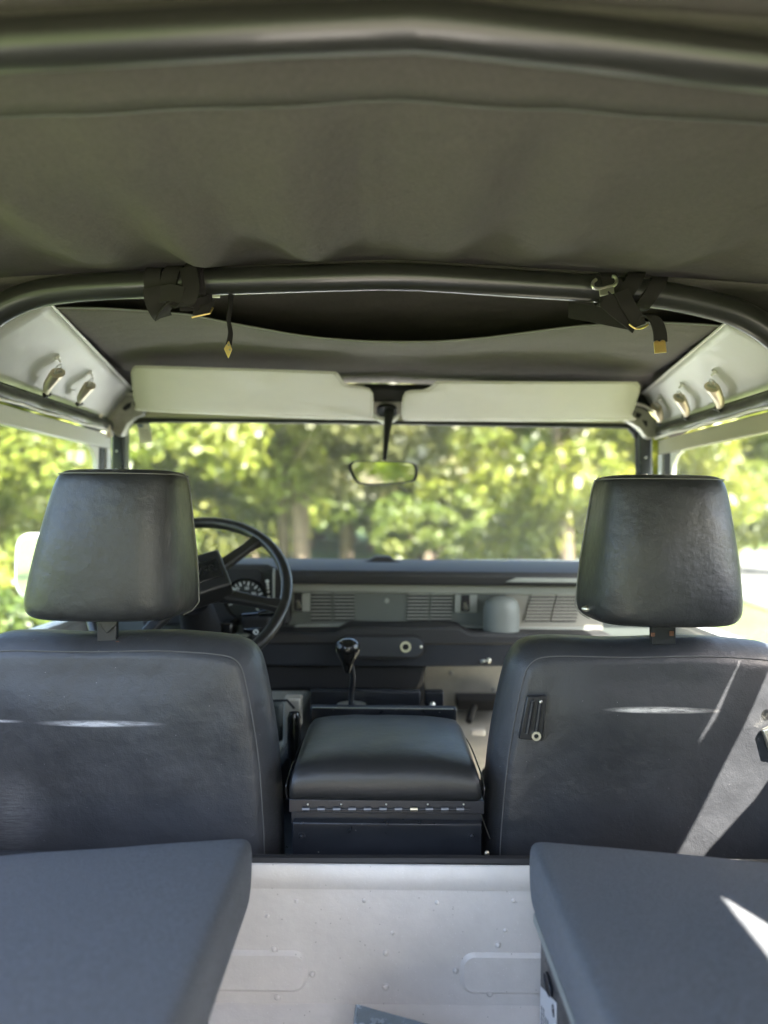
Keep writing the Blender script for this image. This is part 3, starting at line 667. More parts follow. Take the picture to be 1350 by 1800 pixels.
t = MB(); t.tube([rear_canvas(k/120, (.731+.40)/1.655) + V((0,0,-.0042)) for k in range(121)], .0011, 6); t.build('seam_stitching', M['thread'], canv)
def upper_front(u, v):
    x = -.74 + 1.48*u; y = 1.212 + .778*v
    z0 = roofz(x) - .004; z1 = .335 - .02*abs(x)
    z = z0 + (z1-z0)*v + .012*math.sin(math.pi*v)
    z -= 7.5*max(0, abs(x)-.61)**2
    return W(x, y, z)
t = MB(); t.grid(upper_front, 60, 20); t.build('front_canvas_top', M['canvas'], canv, solid=.0015)
# inner front panel: from the header back to a sagging hem
hem = cr_spline([P(88,540,1.27), P(180,541,1.285), P(262,546,1.31), P(330,552,1.33), (P(390,564,1.34)), P(460,577,1.35), P(530,589,1.355), P(610,597,1.36), P(690,600,1.36), P(770,599,1.36), P(850,593,1.355), P(930,583,1.35), P(1010,573,1.34), P(1080,568,1.33), P(1150,566,1.31), P(1215,568,1.285), P(1272,572,1.27)], 5)
hd0, hd1 = P(228,676,1.95), P(1134,684,1.95)
def front_panel(u, v):
    k = u*(len(hem)-1); i = min(int(k), len(hem)-2); a_ = hem[i].lerp(hem[i+1], k-i)
    # header side points sweep out to the corners
    xx = hd0.x + (hd1.x-hd0.x)*u; zz = hd0.z + (hd1.z-hd0.z)*u + .016*math.exp(-((u-.5)/.09)**2)*0 
    b_ = V((xx, 1.955, zz + .018))
    p = a_.lerp(b_, v)
    p.z += .022*math.sin(math.pi*v)*math.sin(math.pi*min(1,max(0,u))) + .003*noise.noise(V((p.x*9, p.y*7, 3)))*math.sin(math.pi*v) - .010*math.exp(-((u-.49)/.07)**2)*max(0,(v-.8)/.2)*-1
    return p
t = MB(); t.grid(front_panel, 96, 24); t.build('front_canvas_panel', M['canvasF'], canv, solid=.0016)
t = MB(); t.tube([p + V((0,.001,-.001)) for p in hem], .0016, 6); t.build('canvas_hem', M['pipe'], canv)
# black valance over the header, behind the visors
t = MB(); t.grid(lambda u, v: V((hd0.x+(hd1.x-hd0.x)*u, 1.958+.012*v, hd0.z+(hd1.z-hd0.z)*u + .008 - .055*v)), 20, 3); t.build('header_valance', M['blackrub'], canv, solid=.002)

# unseen right side curtain, added to shape the sun patches
sc = MB(); X = .80
def sheet(m_, X, y0, y1, za, zb, n=24):
    m_.grid(lambda u, v: W(X + .004*math.sin(u*17+v*3), y0+(y1-y0)*u, za(y0+(y1-y0)*u)*(1-v)+zb(y0+(y1-y0)*u)*v), n, 6)
sun_mask = thing('added_sun_mask_curtain', W(.80, .4, -.25), 'unseen canvas curtain over the right bench, added and cut to shape the sun patches', 'curtain')

# ================================================================ ROLL HOOPS
def hoop(pts, r, label, name='roll_bar'):
    h = MB(); h.tube(cr_spline(pts, 6), r, 18)
    c = sum((V(p) for p in pts), V((0,0,0)))/len(pts)
    o = h.build(name, M['hoop'], None, origin=V((0, c.y, CZ-.68))); tag(o, label, 'roll bar', 'roll bars under the canvas roof'); return o
YH = 1.20
hp = [W(-.70,YH,-.68), W(-.70,YH,-.2), W(-.70,YH,.10), P(-95,720,YH), P(-70,625,YH), P(-28,565,YH), P(40,525,YH), P(130,507,YH), P(300,498,YH), P(500,491,YH), P(640,487,YH), P(700,487,YH), P(760,489,YH), P(900,498,YH), P(1040,507,YH), P(1150,517,YH), P(1240,534,YH), P(1310,557,YH), P(1372,600,YH), P(1420,660,YH), P(1452,760,YH), W(.70,YH,.10), W(.70,YH,-.2), W(.70,YH,-.68)]
hoop(hp, .0212, 'black tubular roll bar crossing above the headrests, straps wound on it')
YR = .60
hp2 = [W(-.70,YR,-.68), W(-.70,YR,.0), W(-.70,YR,.20), W(-.66,YR,.30), W(-.56,YR,.345), P(-330,95,YR), P(0,79,YR), P(400,57,YR), P(690,45,YR), P(755,46,YR), P(820,52,YR), P(1100,84,YR), P(1350,114,YR), P(1700,150,YR), W(.57,YR,.325), W(.66,YR,.28), W(.70,YR,.20), W(.70,YR,.0), W(.70,YR,-.68)]
hoop(hp2, .0195, 'nearest black roll bar, blurred, along the very top of the view')

# ================================================================ SUN VISORS
def visor(pts, label, px_h, px_rail):
    Yv = 1.90
    m_ = MB(); loop = [P(x,y,Yv) for x, y in pts]
    pil = pillow(cr_spline(loop, 3, closed=True), [(-.001,.004),(.001,.0012),(.005,0),(.009,0),(.013,.0012),(.015,.004)], n=90, dome=.002, caps=6)
    c = sum(loop, V((0,0,0)))/len(loop); E = V((0, 0, CZ))
    def tilt(p):            # the visor leans back: its upper edge is nearer the seats
        py = CY - F*((p.z-CZ)/p.y); k = (1.925 - max(0, 738-py)/93*.27)/Yv
        return E + (p-E)*k
    pil.v = [tilt(p) for p in pil.v]; c = tilt(c); Yv = 1.915
    root = pil.build('sun_visor', M['visor'], None, origin=V((c.x, Yv, c.z))); tag(root, label, 'sun visor', 'sun visors along the windscreen header')
    cl_ = sum(loop, V((0,0,0)))/len(loop); sm = []
    for p in cr_spline(loop, 3, closed=True):
        d_ = (p-cl_); q = p - V((math.copysign(min(abs(d_.x)*.3,.006), d_.x), 0, math.copysign(min(abs(d_.z)*.3,.005), d_.z))); sm.append(tilt(q) + V((0,-.0022,-.0006)))
    t = MB(); t.tube(sm, .0006, 5, closed=True); t.build('visor_seam', M['visorseam'], root)
    a_, b_, y_ = px_rail
    t = MB(); t.tube([P(a_,y_,Yv-.006), P(b_,y_+(b_-a_)*.012,Yv-.006)], .0022, 8); t.build('visor_rod', M['alu'], root)
    t = MB(); t.box(P(px_h-7,y_-3,Yv-.009), P(px_h+10,y_+3,Yv-.003)); cl = t.build('visor_clip', M['alu'], root, bevel=.0012)
    t = MB(); t.ball(P(px_h,y_,Yv-.009), .002, 8, 6); t.build('clip_screw', M['alud'], cl)
visor([(229,655),(233,646),(244,642),(400,646),(580,652),(592,655),(600,664),(610,675),(636,678),(650,682),(656,692),(656,730),(653,737),(645,738),(450,731),(250,722),(240,716),(233,696)], 'beige sun visor on the left above the steering wheel, longer of the two', 560, (562,645,727))
visor([(709,738),(706,728),(707,700),(712,688),(722,685),(744,684),(756,679),(766,671),(780,669),(940,670),(1105,670),(1121,673),(1127,681),(1122,700),(1112,730),(1106,739),(900,740),(740,739)], 'beige sun visor on the right, in front of the passenger seat', 795, (712,790,730))

# ================================================================ REAR-VIEW MIRROR
Ym = 1.84
rm = thing('rear_view_mirror', P(673,832,Ym), 'rear-view mirror on a thin black stalk hanging before the windscreen', 'mirror')
t = MB(); t.tube([P(685,722,1.93), P(680,760,1.89), P(676,808,Ym+.01)], [.0135,.0085,.005], 12); t.build('mirror_stalk', M['black'], rm)
t = MB(); t.disc(P(680,719,1.935), (0,-.5,-1), 0, .026, .01, 20); t.build('stalk_base', M['black'], rm)
mp = [(612,822),(616,813),(626,810),(675,811),(718,812),(731,816),(735,828),(732,843),(720,848),(675,852),(640,852),(624,846)]
lp = cr_spline([P(x,y,Ym) for x,y in mp], 3, closed=True)
t = pillow(lp, [(0,.001),(.004,0),(.012,.001),(.018,.006)], n=60, dome=0, dome2=.004, caps=4); t.build('mirror_shell', M['black'], rm)
c = sum(lp, V((0,0,0)))/len(lp)
t = MB(); q = [c + (p-c)*.90 + V((0,-.0025,0)) for p in lp]; t.prism([p + V((.0, -.02*(p.z-c.z), 0)) for p in q], (0,.0018,0)); t.build('mirror_face', M['mirror'], rm, smooth=False)

# ================================================================ HANGING CLIPS ON THE SIDE PANELS
def clip(eye, tail, sx, label):
    fnp = panels[sx]
    def onp(px, py):
        rr = ray(px, py).normalized(); best = (9, 0, 0)
        for i in range(81):
            for j in range(81):
                q = fnp(i/80, j/80); w_ = V((q.x, q.y, q.z-CZ)); d_ = (w_ - rr*w_.dot(rr)).length
                if d_ < best[0]: best = (d_, i/80, j/80)
        return best
    _, u0, v0 = onp(*eye); _, u1, v1 = onp(*tail); u0 = min(u0,.98)
    e = fnp(u0, v0); n_ = (fnp(min(1,u0+.02), v0)-fnp(u0-.02, v0)).cross(fnp(u0, min(1,v0+.02))-fnp(u0, v0-.02)).normalized()
    n_ = n_ if n_.x*sx < 0 else -n_
    e = e + n_*.0016; tl = fnp(u1, v1) + n_*.020
    root = thing('hanging_clip', e, label, 'clip', 'curved metal clips hung along the side panels')
    t = MB(); t.disc(e + n_*.001, n_, 0, .006, .004, 12); t.tube([e + n_*.004, e + n_*.013], .0022, 8); t.build('screw_eye', M['alu'], root)
    top = e + n_*.014; ax = (tl - top); L = ax.length; ax.normalize(); sd = ax.cross(n_).normalized()
    rcn = top + ax*L*.17
    t = MB(); t.tube([rcn + (ax*math.cos(k*math.pi/9)*.011 + sd*math.sin(k*math.pi/9)*.0065) for k in range(18)], .0011, 6, closed=True); t.build('wire_ring', M['alud'], root)
    # curved horn body: broad folded mouth narrowing to a black tip
    t = MB(); loops = []
    for k in range(11):
        f = k/10; c = top + ax*L*(.33 + .67*f) + sd*(-sx)*(.014*math.sin(math.pi*(f*.9+.05)) - .007) + n_*.004*math.sin(f*3)
        w_ = .0155*(1-f)**.8 + .0052; h_ = .008*(1-f) + .0032
        loops.append([c + sd*w_*math.cos(q*math.pi/5)*.8 + n_*h_*math.sin(q*math.pi/5) for q in range(10)])
    t.ring(loops); t.build('horn_body', M['horn'], root)
    t = MB(); d_ = (sum(loops[-1], V((0,0,0)))/10); t.obox(d_ + ax*.003, sd*.0075, n_*.0045, ax*.0035); t.build('rubber_tip', M['blackrub'], root, bevel=.001)
    t = MB(); d_ = (sum(loops[0], V((0,0,0)))/10) - ax*.001; t.tube([d_ - sd*.009, d_ + sd*.009], .0022, 8); t.build('hinge_pin', M['alud'], root)
clip((100,627),(69,679),-1,'curved bronze clip on the left side panel, the nearer of two whole ones')
clip((155,652),(126,695),-1,'curved bronze clip on the left side panel, next to the windscreen corner')
clip((1162,695),(1171,733),1,'curved bronze clip on the right panel, closest to the windscreen corner casting')
clip((1201,675),(1218,721),1,'curved bronze clip on the right panel, middle of the three there')
clip((1258,650),(1277,703),1,'curved bronze clip on the right panel, nearest to the roll bar')

# ================================================================ STRAPS ON THE FRONT ROLL BAR
def wrap(m_, px, pyc, hw, slant=0, a0=-200, a1=160, rad=.0235, n=22, w2=None):
    """webbing turned round the tube; px, pyc = tube centre at this place"""
    c = P(px, pyc, YH); pts = []; ws = []
    for k in range(n+1):
        f = k/n; a_ = R(a0 + (a1-a0)*f)
        pts.append(c + V((slant*math.sin(a_)*.5 + slant*(f-.5)*.2, -math.cos(a_)*rad, math.sin(a_)*rad)))
    m_.ribbon(pts, V((hw,0,0)), .0011)
s1 = thing('webbing_strap', P(312,505,YH), 'dark webbing strap knotted on the left of the roll bar, thin tail hanging', 'strap', 'straps on the roll bar')
t = MB(); wrap(t, 275, 499, .0125); t.build('strap_turn', M['strap'], s1)
t = MB(); wrap(t, 305, 498, .0125, .012, rad=.0255); t.build('strap_turn', M['strap'], s1)
t = MB(); wrap(t, 344, 496, .0135, .006, rad=.0285); t.build('strap_turn', M['strap'], s1)
t = MB(); wrap(t, 352, 496, .0110, -.004, rad=.0255); t.build('strap_turn', M['strap'], s1)
t = MB(); t.ribbon([P(281,518,1.165), P(300,514,1.155), P(322,519,1.150), P(342,527,1.16)], [V((.001,0,.0125))]*4, .0013); t.build('strap_knot', M['strap'], s1)
t = MB(); t.ribbon(cr_spline([P(330,470,1.165), P(336,500,1.153), P(333,525,1.150), P(322,538,1.155), P(306,530,1.16)],4), V((.0125,0,.002)), .0013); t.build('strap_loop', M['strap'], s1)
t = MB(); t.ribbon(cr_spline([P(268,505,1.165), P(272,530,1.165), P(280,548,1.18), P(286,557,1.20)],4), V((.014,0,.004)), .0013); t.build('strap_end', M['strap'], s1)
t = MB(); t.ribbon(cr_spline([P(302,530,1.155), P(290,545,1.165), P(285,556,1.18)],3), V((.011,0,.007)), .0013); t.build('strap_end', M['strap'], s1)
t = MB(); t.ribbon(cr_spline([P(318,535,1.17), P(345,535,1.18), P(372,528,1.20)],3), V((.002,0,.010)), .0013); t.build('strap_band', M['strap'], s1)
t = MB(); t.ribbon(cr_spline([P(340,545,1.185), P(358,545,1.185), P(376,536,1.19)],3), V((.001,0,.008)), .0013); t.build('strap_band', M['strap'], s1)
t = MB(); t.tube([P(337,558,1.17), P(369,551,1.17), P(374,541,1.175)], .0016, 8); t.build('brass_bar', M['brass'], s1)
t = MB(); t.box(P(373,518,1.17), P(387,524,1.172)); t.build('brass_keeper', M['steelclip'], s1, bevel=.0005)
t = MB(); t.ribbon(cr_spline([P(406,515,1.22), P(405,540,1.20), P(402,562,1.19), P(405,585,1.185), P(402,606,1.18)],5), [V((.0035*(1-.4*math.sin(k/20*3.1)),.004,0)) for k in range(21)], .0008); t.build('strap_tail', M['strap'], s1)
def tip(parent, c, w_, h_, tx):
    t = MB(); ux = V((math.cos(tx),0,math.sin(tx))); uz = V((-math.sin(tx),0,math.cos(tx)))
    pts = [c - ux*w_ - uz*h_, c + ux*w_ - uz*h_, c + ux*w_ + uz*h_*.6]
    for k in range(1,6): pts.append(c + ux*w_*.5 + ux*w_*.5*math.cos(k*math.pi/6) + uz*(h_*.6 + h_*.4*math.sin(k*math.pi/6)))
    for k in range(1,6): pts.append(c - ux*w_*.5 + ux*w_*.5*math.cos(k*math.pi/6) + uz*(h_*.6 + h_*.4*math.sin(k*math.pi/6)))
    pts.append(c - ux*w_ + uz*h_*.6)
    t.prism(pts, (0,.0025,0)); o = t.build('brass_tip', M['brass'], parent, bevel=.0004)
    for s_ in (-.5,.5):
        q = MB(); q.disc(c + ux*w_*s_ + uz*h_*.55 + V((0,-.0012,0)), (0,-1,0), .0008, .0019, .0006, 10); q.build('tip_rivet', M['brass'], o)
t = MB(); c = P(401,614,1.178); t.add([c+V((-.0065,-.001,.001)), c+V((.0005,-.001,-.014)), c+V((.006,-.001,.000)), c+V((.001,-.001,.013)), c+V((-.0065,.002,.001)), c+V((.0005,.002,-.014)), c+V((.006,.002,.000)), c+V((.001,.002,.013))], [(0,1,2,3),(7,6,5,4),(0,4,5,1),(1,5,6,2),(2,6,7,3),(3,7,4,0)]); bt = t.build('brass_tip', M['brass'], s1, bevel=.0005)
for d_ in ((.001,.006),(.003,-.001)):
    t = MB(); t.disc(c + V((d_[0],-.002,d_[1])), (0,-1,0), .0006, .0015, .0005, 10); t.build('tip_rivet', M['alud'], bt)
s2 = thing('webbing_strap', P(1105,520,YH), 'dark webbing strap on the right of the roll bar with steel buckle', 'strap', 'straps on the roll bar')
t = MB(); wrap(t, 1064, 509, .0125, 0, rad=.0245); t.build('strap_turn', M['strap'], s2)
t = MB(); wrap(t, 1098, 512, .0135, .03, rad=.0275); t.build('strap_turn', M['strap'], s2)
t = MB(); wrap(t, 1078, 512, .0125, -.035, rad=.0255); t.build('strap_turn', M['strap'], s2)
t = MB(); wrap(t, 1140, 517, .0125, .028, rad=.0250); t.build('strap_turn', M['strap'], s2)
t = MB(); t.ribbon(cr_spline([P(1062,525,1.16), P(1085,545,1.155), P(1105,560,1.16), P(1118,572,1.17)],4), V((.006,0,.0115)), .0013); t.build('strap_band', M['strap'], s2)
t = MB(); t.ribbon(cr_spline([P(1092,512,1.155), P(1103,535,1.15), P(1118,560,1.155), P(1122,573,1.16)],4), V((.0105,0,.004)), .0013); t.build('strap_band', M['strap'], s2)
t = MB(); t.ribbon(cr_spline([P(1000,545,1.25), P(1040,552,1.21), P(1080,560,1.18), P(1112,566,1.165)],4), V((.0,0,.013)), .0013); t.build('strap_fold', M['strap'], s2)
t = MB(); t.ribbon(cr_spline([P(1118,566,1.165), P(1132,556,1.155), P(1145,556,1.15), P(1155,568,1.15), P(1160,585,1.15), P(1161,600,1.15)],5), [V((.002+.0085*min(1,k/9),.002,.009*max(0,1-k/9))) for k in range(26)], .0013); t.build('strap_tail', M['strap'], s2)
tip(s2, P(1160.5,609,1.147), .0088, .0095, .10)
t = MB(); t.tube(cr_spline([P(1106,570,1.15), P(1116,577,1.148), P(1128,577,1.148), P(1139,571,1.15)],4), .0014, 8); t.build('brass_ring', M['brass'], s2)
bk = P(1062,500,1.165)
t = MB(); t.tube(cr_spline([P(1048,491,1.166), P(1042,497,1.164), P(1043,505,1.162), P(1052,508,1.162), P(1066,505,1.162), P(1079,502,1.162), P(1084,494,1.164), P(1081,487,1.166), P(1076,486,1.168)],4), .0027, 8); bko = t.build('buckle_frame', M['steelclip'], s2)
t = MB(); t.prism([P(1053,509,1.160), P(1079,504,1.160), P(1080,515,1.158), P(1055,521,1.158)], (0,.0025,0)); t.build('buckle_tongue', M['steelclip'], bko, bevel=.0006)

# ================================================================ FRONT SEATS
def front_seat(cx_, side, m_, label):
    """side = +1 when the console-side is on +x"""
    root = thing('front_seat', W(cx_, 1.25, -.56), label, 'car seat', 'front seats')
    zt_ = -.190; h = .255
    out = []
    def pt(x, z): return V((cx_ + x*side, 1.145, CZ + z))
    right = [(-.0,zt_),(.10,zt_+.0005),(.165,zt_-.002),(.195,zt_-.010),(.215,zt_-.030),(.226,zt_-.065),(.237,zt_-.12),(.246,zt_-.18),(.252,zt_-.25),(.256,zt_-.33),(.252,zt_-.40),(.20,zt_-.42)]
    loop = [pt(x,z) for x,z in right] + [pt(-x,z) for x,z in reversed(right[1:])]
    lp = cr_spline(loop, 4, closed=True)
    def disp(p, k, i):
        x = (p.x-cx_); z = p.z-CZ
        d = 0
        if p.y < 1.17:
            d += .006*math.exp(-((z+.245)/.03)**2)*math.exp(-((x*side-.0)/.10)**2)       # hollow under the post
            d += .0025*noise.noise(V((x*8, z*8, cx_*10)))
        zz = p.z + .0022*math.sin(x*26)*max(0, (z+.24)/.05) if z > -.24 else p.z
        return V((p.x, p.y + d + .05*max(0, (-.30 - z))*.3, zz))
    b_ = pillow(lp, [(-.002,.034),(.000,.028),(.008,.018),(.020,.008),(.036,.001),(.060,0),(.090,.004),(.112,.018),(.122,.035)], n=120, dome=.010, dome2=.02, caps=12, disp=disp)
    back = b_.build('backrest', m_, root)
    # side border (walls) as its own slot is the same skin; seam cord traced round the back panel
    lpn = resample(lp, 200); c = sum(lpn, V((0,0,0)))/200; pts = []
    for i in range(200):
        d = (lpn[(i+1) % 200]-lpn[i-1]).normalized(); q = V((d.z,0,-d.x)); q = q if q.dot(lpn[i]-c) > 0 else -q
        p = lpn[i] - q*.0225 + V((0,-.0005+.0035,0)); pts.append(disp(p, 0, i))
    t = MB(); t.tube(pts, .0011, 5, closed=True); t.build('seam_cord', M['thread'], back)
    # seat cushion in front
    t = MB(); t.box(W(cx_-.21, 1.27, -.60), W(cx_+.21, 1.62, -.51)); t.build('seat_cushion', m_, root, bevel=.04, seg=4)
    return root, back
seatL, backL = front_seat(-.407, 1, M['seatL'], 'driver seat behind the steering wheel, dark worn vinyl with a white scuff across its back')
seatR, backR = front_seat(.412, -1, M['seatR'], 'passenger seat on the right with a slanting sun patch across its back')
def headrest(cx_, ctop, side, root, posts, flap, wb):
    YB_ = 1.085
    def sec(z, cxx, hwb, hwf, yb, yf, e=.42):
        out = []
        for k in range(40):
            a_ = 2*math.pi*k/40; ca, sa = math.cos(a_), math.sin(a_)
            sx_ = math.copysign(abs(ca)**e, ca); sy_ = math.copysign(abs(sa)**e, sa)
            f = (sy_+1)/2; hw = hwb + (hwf-hwb)*f
            bow = -.014*(1-sx_*sx_)*(1-f) + .0012*noise.noise(V((ca*3+cx_*5, z*30, 1)))
            out.append(V((cxx + sx_*hw, yb + (yf-yb)*f + bow, CZ+z)))
        return out
    rows = [(-.163,.070,.080,.035,.125),(-.1635,.092,.103,.014,.135),(-.156,.105,.116,.004,.142),(-.143,.1110,.1250,.000,.146),(-.110,.1085,.1225,-.002,.146),(-.07,.1055,.1185,-.002,.143),(-.03,.101,.112,.000,.138),(.01,.0955,.106,.004,.132),(.035,.0925,.102,.008,.127),(.050,.0895,.098,.013,.120),(.0575,.083,.091,.024,.112),(.060,.065,.072,.040,.098)]
    loops = []
    for z, hb, hf, y0, y1 in rows:
        f = (z+.158)/.218; cxx = cx_ + (ctop-cx_)*f; k_ = 1 + (wb*(1-f)) - .040*f; hb *= k_; hf *= k_
        loops.append(sec(z, cxx, hb, hf, YB_+y0+.02, YB_+y1+.01))
    t = MB(); t.ring(loops); hr = t.build('headrest', M['leather'], root, sub=2)
    # piping round the top seam and down the side
    zz = .0515; f = 1; lpz = sec(zz, ctop-.0*side, .0862, .0935, YB_+.0335, YB_+.130)
    t = MB(); t.tube([p + V((0,-.0012 if p.y < 1.16 else 0,.0006)) for p in lpz], .0008, 6, closed=True); t.build('headrest_piping', M['pipe'], hr)
    pts = []
    for z, hb, hf, y0, y1 in rows[1:-1]:
        f = (z+.158)/.218; hf *= 1 + wb*(1-f) - .040*f; cxx = cx_ + (ctop-cx_)*f; pts.append(V((cxx + side*(hf-.0022), YB_+y0+.02+(y1-y0)*.66, CZ+z)))
    t = MB(); t.tube(pts, .0010, 6); t.build('side_seam', M['pipe'], hr)
    px0, px1, py0, py1 = posts
    t = MB(); t.box(P(px0,py0-30,1.165), P(px1,py1+14,1.177)); po = t.build('headrest_post', M['bracket'], root, bevel=.002)
    t = MB(); t.box(P(px0-2,py1-6,1.1625), P(px0+5,py1+1,1.164)); t.box(P(px1-6,py1-9,1.1625), P(px1+1,py1,1.164)); t.build('rust_patch', M['rust'], po, bevel=.001)
    if flap:
        t = MB(); c0 = P((px0+px1)/2,py0-6,1.160); 
        t.prism([P(px0+2,py0-8,1.160), P(px1-3,py0-8,1.160), P(px1-4,py0+4,1.160), P((px0+px1)/2-2,py0+20,1.161), P(px0+3,py0+2,1.160)], (0,.002,0)); t.build('leather_flap', M['leather'], hr, bevel=.001)
headrest(-.4165, -.3955, 1, seatL, (170,209,1094,1136), True, .045)
headrest(.4215, .4165, -1, seatR, (1146,1183,1088,1118), False, -.012)
t = MB(); t.tube([P(1187,1082,1.15), P(1220,1084,1.15), P(1283,1092,1.15)], .0025, 8); t.build('headrest_rod', M['blackrub'], seatR)
t = MB(); t.ball(P(1033,1070,1.16), .008, 10, 8, (1.2,.8,.6)); t.build('trim_button', M['steelclip'], seatR)
# folding-seat latch plates on the passenger back
def latch(px0, py0, px1, py1, ring_at, Y=1.128):
    t = MB(); a_, b_, c_, d_ = P(px0+9,py0,Y), P(px1,py0,Y), P(px1-8,py1-2,Y), P(px0-6,py1-6,Y)
    t.prism([a_,b_,P(px1-6,py1-28,Y),c_,d_], (0,.008,0)); l = t.build('latch_plate', M['bracket'], seatR, bevel=.0015)
    for k, f in enumerate((.30,.68)):
        p0 = a_.lerp(b_, f).lerp(d_.lerp(c_, f), .10); p1 = a_.lerp(b_, f).lerp(d_.lerp(c_, f), .86)
        q = MB(); q.tube([p0+V((0,-.001,0)), p1+V((0,-.001,0))], .0032, 8); q.build('plate_rib', M['bracket'], l)
        q = MB(); q.ball(p0 + V((0,-.002,-.001)), .0030, 8, 6); q.build('plate_rivet', M['steelclip'] if k else M['bracket'], l)
    q = MB(); q.disc(P(*ring_at, Y-.001), (0,-1,0), .0035, .0068, .004, 18); q.build('eyelet', M['steelclip'], l)
    q = MB(); q.disc(P(*ring_at, Y-.001), (0,-1,0), 0, .0035, .001, 12); q.build('eyelet_bore', M['black'], l)
latch(918,1224,962,1305,(942,1293))
t = MB(); t.prism([P(1341,1284,1.128), P(1385,1264,1.122), P(1392,1318,1.122), P(1354,1324,1.128)], (0,.008,0)); t.build('seat_latch_tab', M['steelclip'], seatR, bevel=.002)
t = MB(); t.ball(P(1362,1243,1.130), .007, 12, 8, (1.2,.5,1)); t.build('latch_bolt', M['black'], seatR)

# ================================================================ CUBBY BOX BETWEEN THE SEATS
cub = thing('cubby_box', W(.0, 1.25, -.60), 'black steel cubby box between the front seats with padded black leather lid', 'storage box')
def cubpad():
    m_ = MB(); nx, ny = 30, 28
    x0, x1 = P(504,1372,1.13).x, P(851,1372,1.13).x; cx_ = (x0+x1)/2; hw = (x1-x0)/2
    loops = []
    prof = [(1.128,-.4225,.99),(1.124,-.418,1.0),(1.121,-.405,1.0),(1.122,-.392,1.0),(1.128,-.380,.995),(1.140,-.3705,.985),(1.17,-.364,.975),(1.22,-.360,.97),(1.28,-.358,.965),(1.33,-.359,.96),(1.365,-.363,.95),(1.385,-.370,.94),(1.395,-.382,.935),(1.397,-.41,.93),(1.397,-.4225,.93)]
    for (y, z, s_) in prof:
        row = []
        for k in range(nx+1):
            f = -1 + 2*k/nx; ff = abs(f)
            x = cx_ + math.copysign(1,f)*hw*s_*(ff if ff < .9 else .9 + .1*math.sin((ff-.9)/.1*math.pi/2)*.98)
            top = max(0, (z+.4225)/.064)
            zc_ = z + .005*top*(1-f*f)
            zz = zc_ - top*.010*(ff**6) - top*.034*max(0,(ff-.93)/.07)**2
            zz += .0012*noise.noise(V((f*4, y*16, z*20)))
            row.append(W(x, y, max(-.4225, zz)))
        loops.append(row)
    vs = [p for r in loops for p in r]; n = nx+1
    m_.add(vs, [(j*n+i, j*n+i+1, (j+1)*n+i+1, (j+1)*n+i) for j in range(len(loops)-1) for i in range(nx)])
    for e in (0, nx): m_.add([loops[j][e] for j in range(len(loops))], [tuple(range(len(loops)))])
    return m_
pad_o = cubpad().build('padded_lid', M['lidleather'], cub, sub=1, angle=60)
for px, xx in ((504,0),(851,1)):
    t = MB(); x = P(px,1372,1.13).x; s_ = 1 if xx else -1
    xm = (P(504,1372,1.13).x + P(851,1372,1.13).x)/2; hw_ = abs(x-xm)
    t.tube(cr_spline([W(xm+s_*hw_*.992,1.127,-.42), W(xm+s_*hw_*1.0,1.123,-.407), W(xm+s_*hw_*.995,1.128,-.397), W(xm+s_*hw_*.982,1.17,-.388), W(xm+s_*hw_*.970,1.28,-.386), W(xm+s_*hw_*.945,1.385,-.395)],4), .0012, 6); t.build('lid_piping', M['gloss'], pad_o)
Yc = 1.13
t = MB(); t.box(P(508,1405,Yc), P(848,1422,Yc+.02)); lr = t.build('lid_rim', M['blackmet'], cub, bevel=.001)
t = MB(); t.box(P(512,1427,Yc+.010), P(846,1446,Yc+.02)); t.build('hinge_leaf', M['blackmet'], cub, bevel=.001)
x0, x1 = 531, 827
N = 44
for k in range(11):
    a_ = x0 + (x1-x0)*k/10.9; t = MB(); t.tube([P(a_,1422.5,Yc-.002), P(a_+13,1422.5,Yc-.002)], .0030, 8); t.build('hinge_knuckle', M['hinge'] if k != 7 else M['horn'], lr)
t = MB(); t.tube([P(x0,1422.5,Yc-.001), P(x1,1422.5,Yc-.001)], .0016, 8); t.build('hinge_pin', M['bracket'], lr)
t = MB(); q0, q1 = P(514,1445,Yc-.004), P(846,1530,Yc-.004); t.box(q0, V((q1.x, Yc+.26, q1.z))); bx = t.build('steel_box', M['blackmet'], cub, bevel=.0022)
for px in (530, 829):
    t = MB(); t.disc(P(px,1470,Yc-.004), (0,-1,0), 0, .0055, .0022, 14); t.ball(P(px,1470,Yc-.006), .0028, 8, 6); t.build('box_screw', M['blackmet'], bx)
for px in (541,600,679,752,815):
    t = MB(); t.ball(P(px,1414,Yc-.0005), .0016, 8, 6); t.build('hinge_screw', M['steelclip'], lr)
t = MB(); t.tube([P(845,1428,1.135), P(852,1450,1.14), P(861,1474,1.15)], .0009, 6); t.build('lid_stay', M['steelclip'], cub)
t = MB(); t.ball(P(856,1500,1.12), .004, 8, 6); t.build('floor_bolt', M['horn'], cub)
# radio tray in front of the cubby
tr = thing('dash_tray', W(0,1.46,-.42), 'flat black metal tray edge just ahead of the padded cubby lid', 'tray')
t = MB(); q0, q1 = P(545,1243,1.45), P(803,1275,1.45); t.box(q0, V((q1.x, 1.475, q1.z))); t.build('tray_body', M['blackmet'], tr, bevel=.004)
t = MB(); t.box(P(549,1243.5,1.448), P(797,1246.5,1.452)); t.build('tray_rim', M['steelclip'], tr, bevel=.0008)
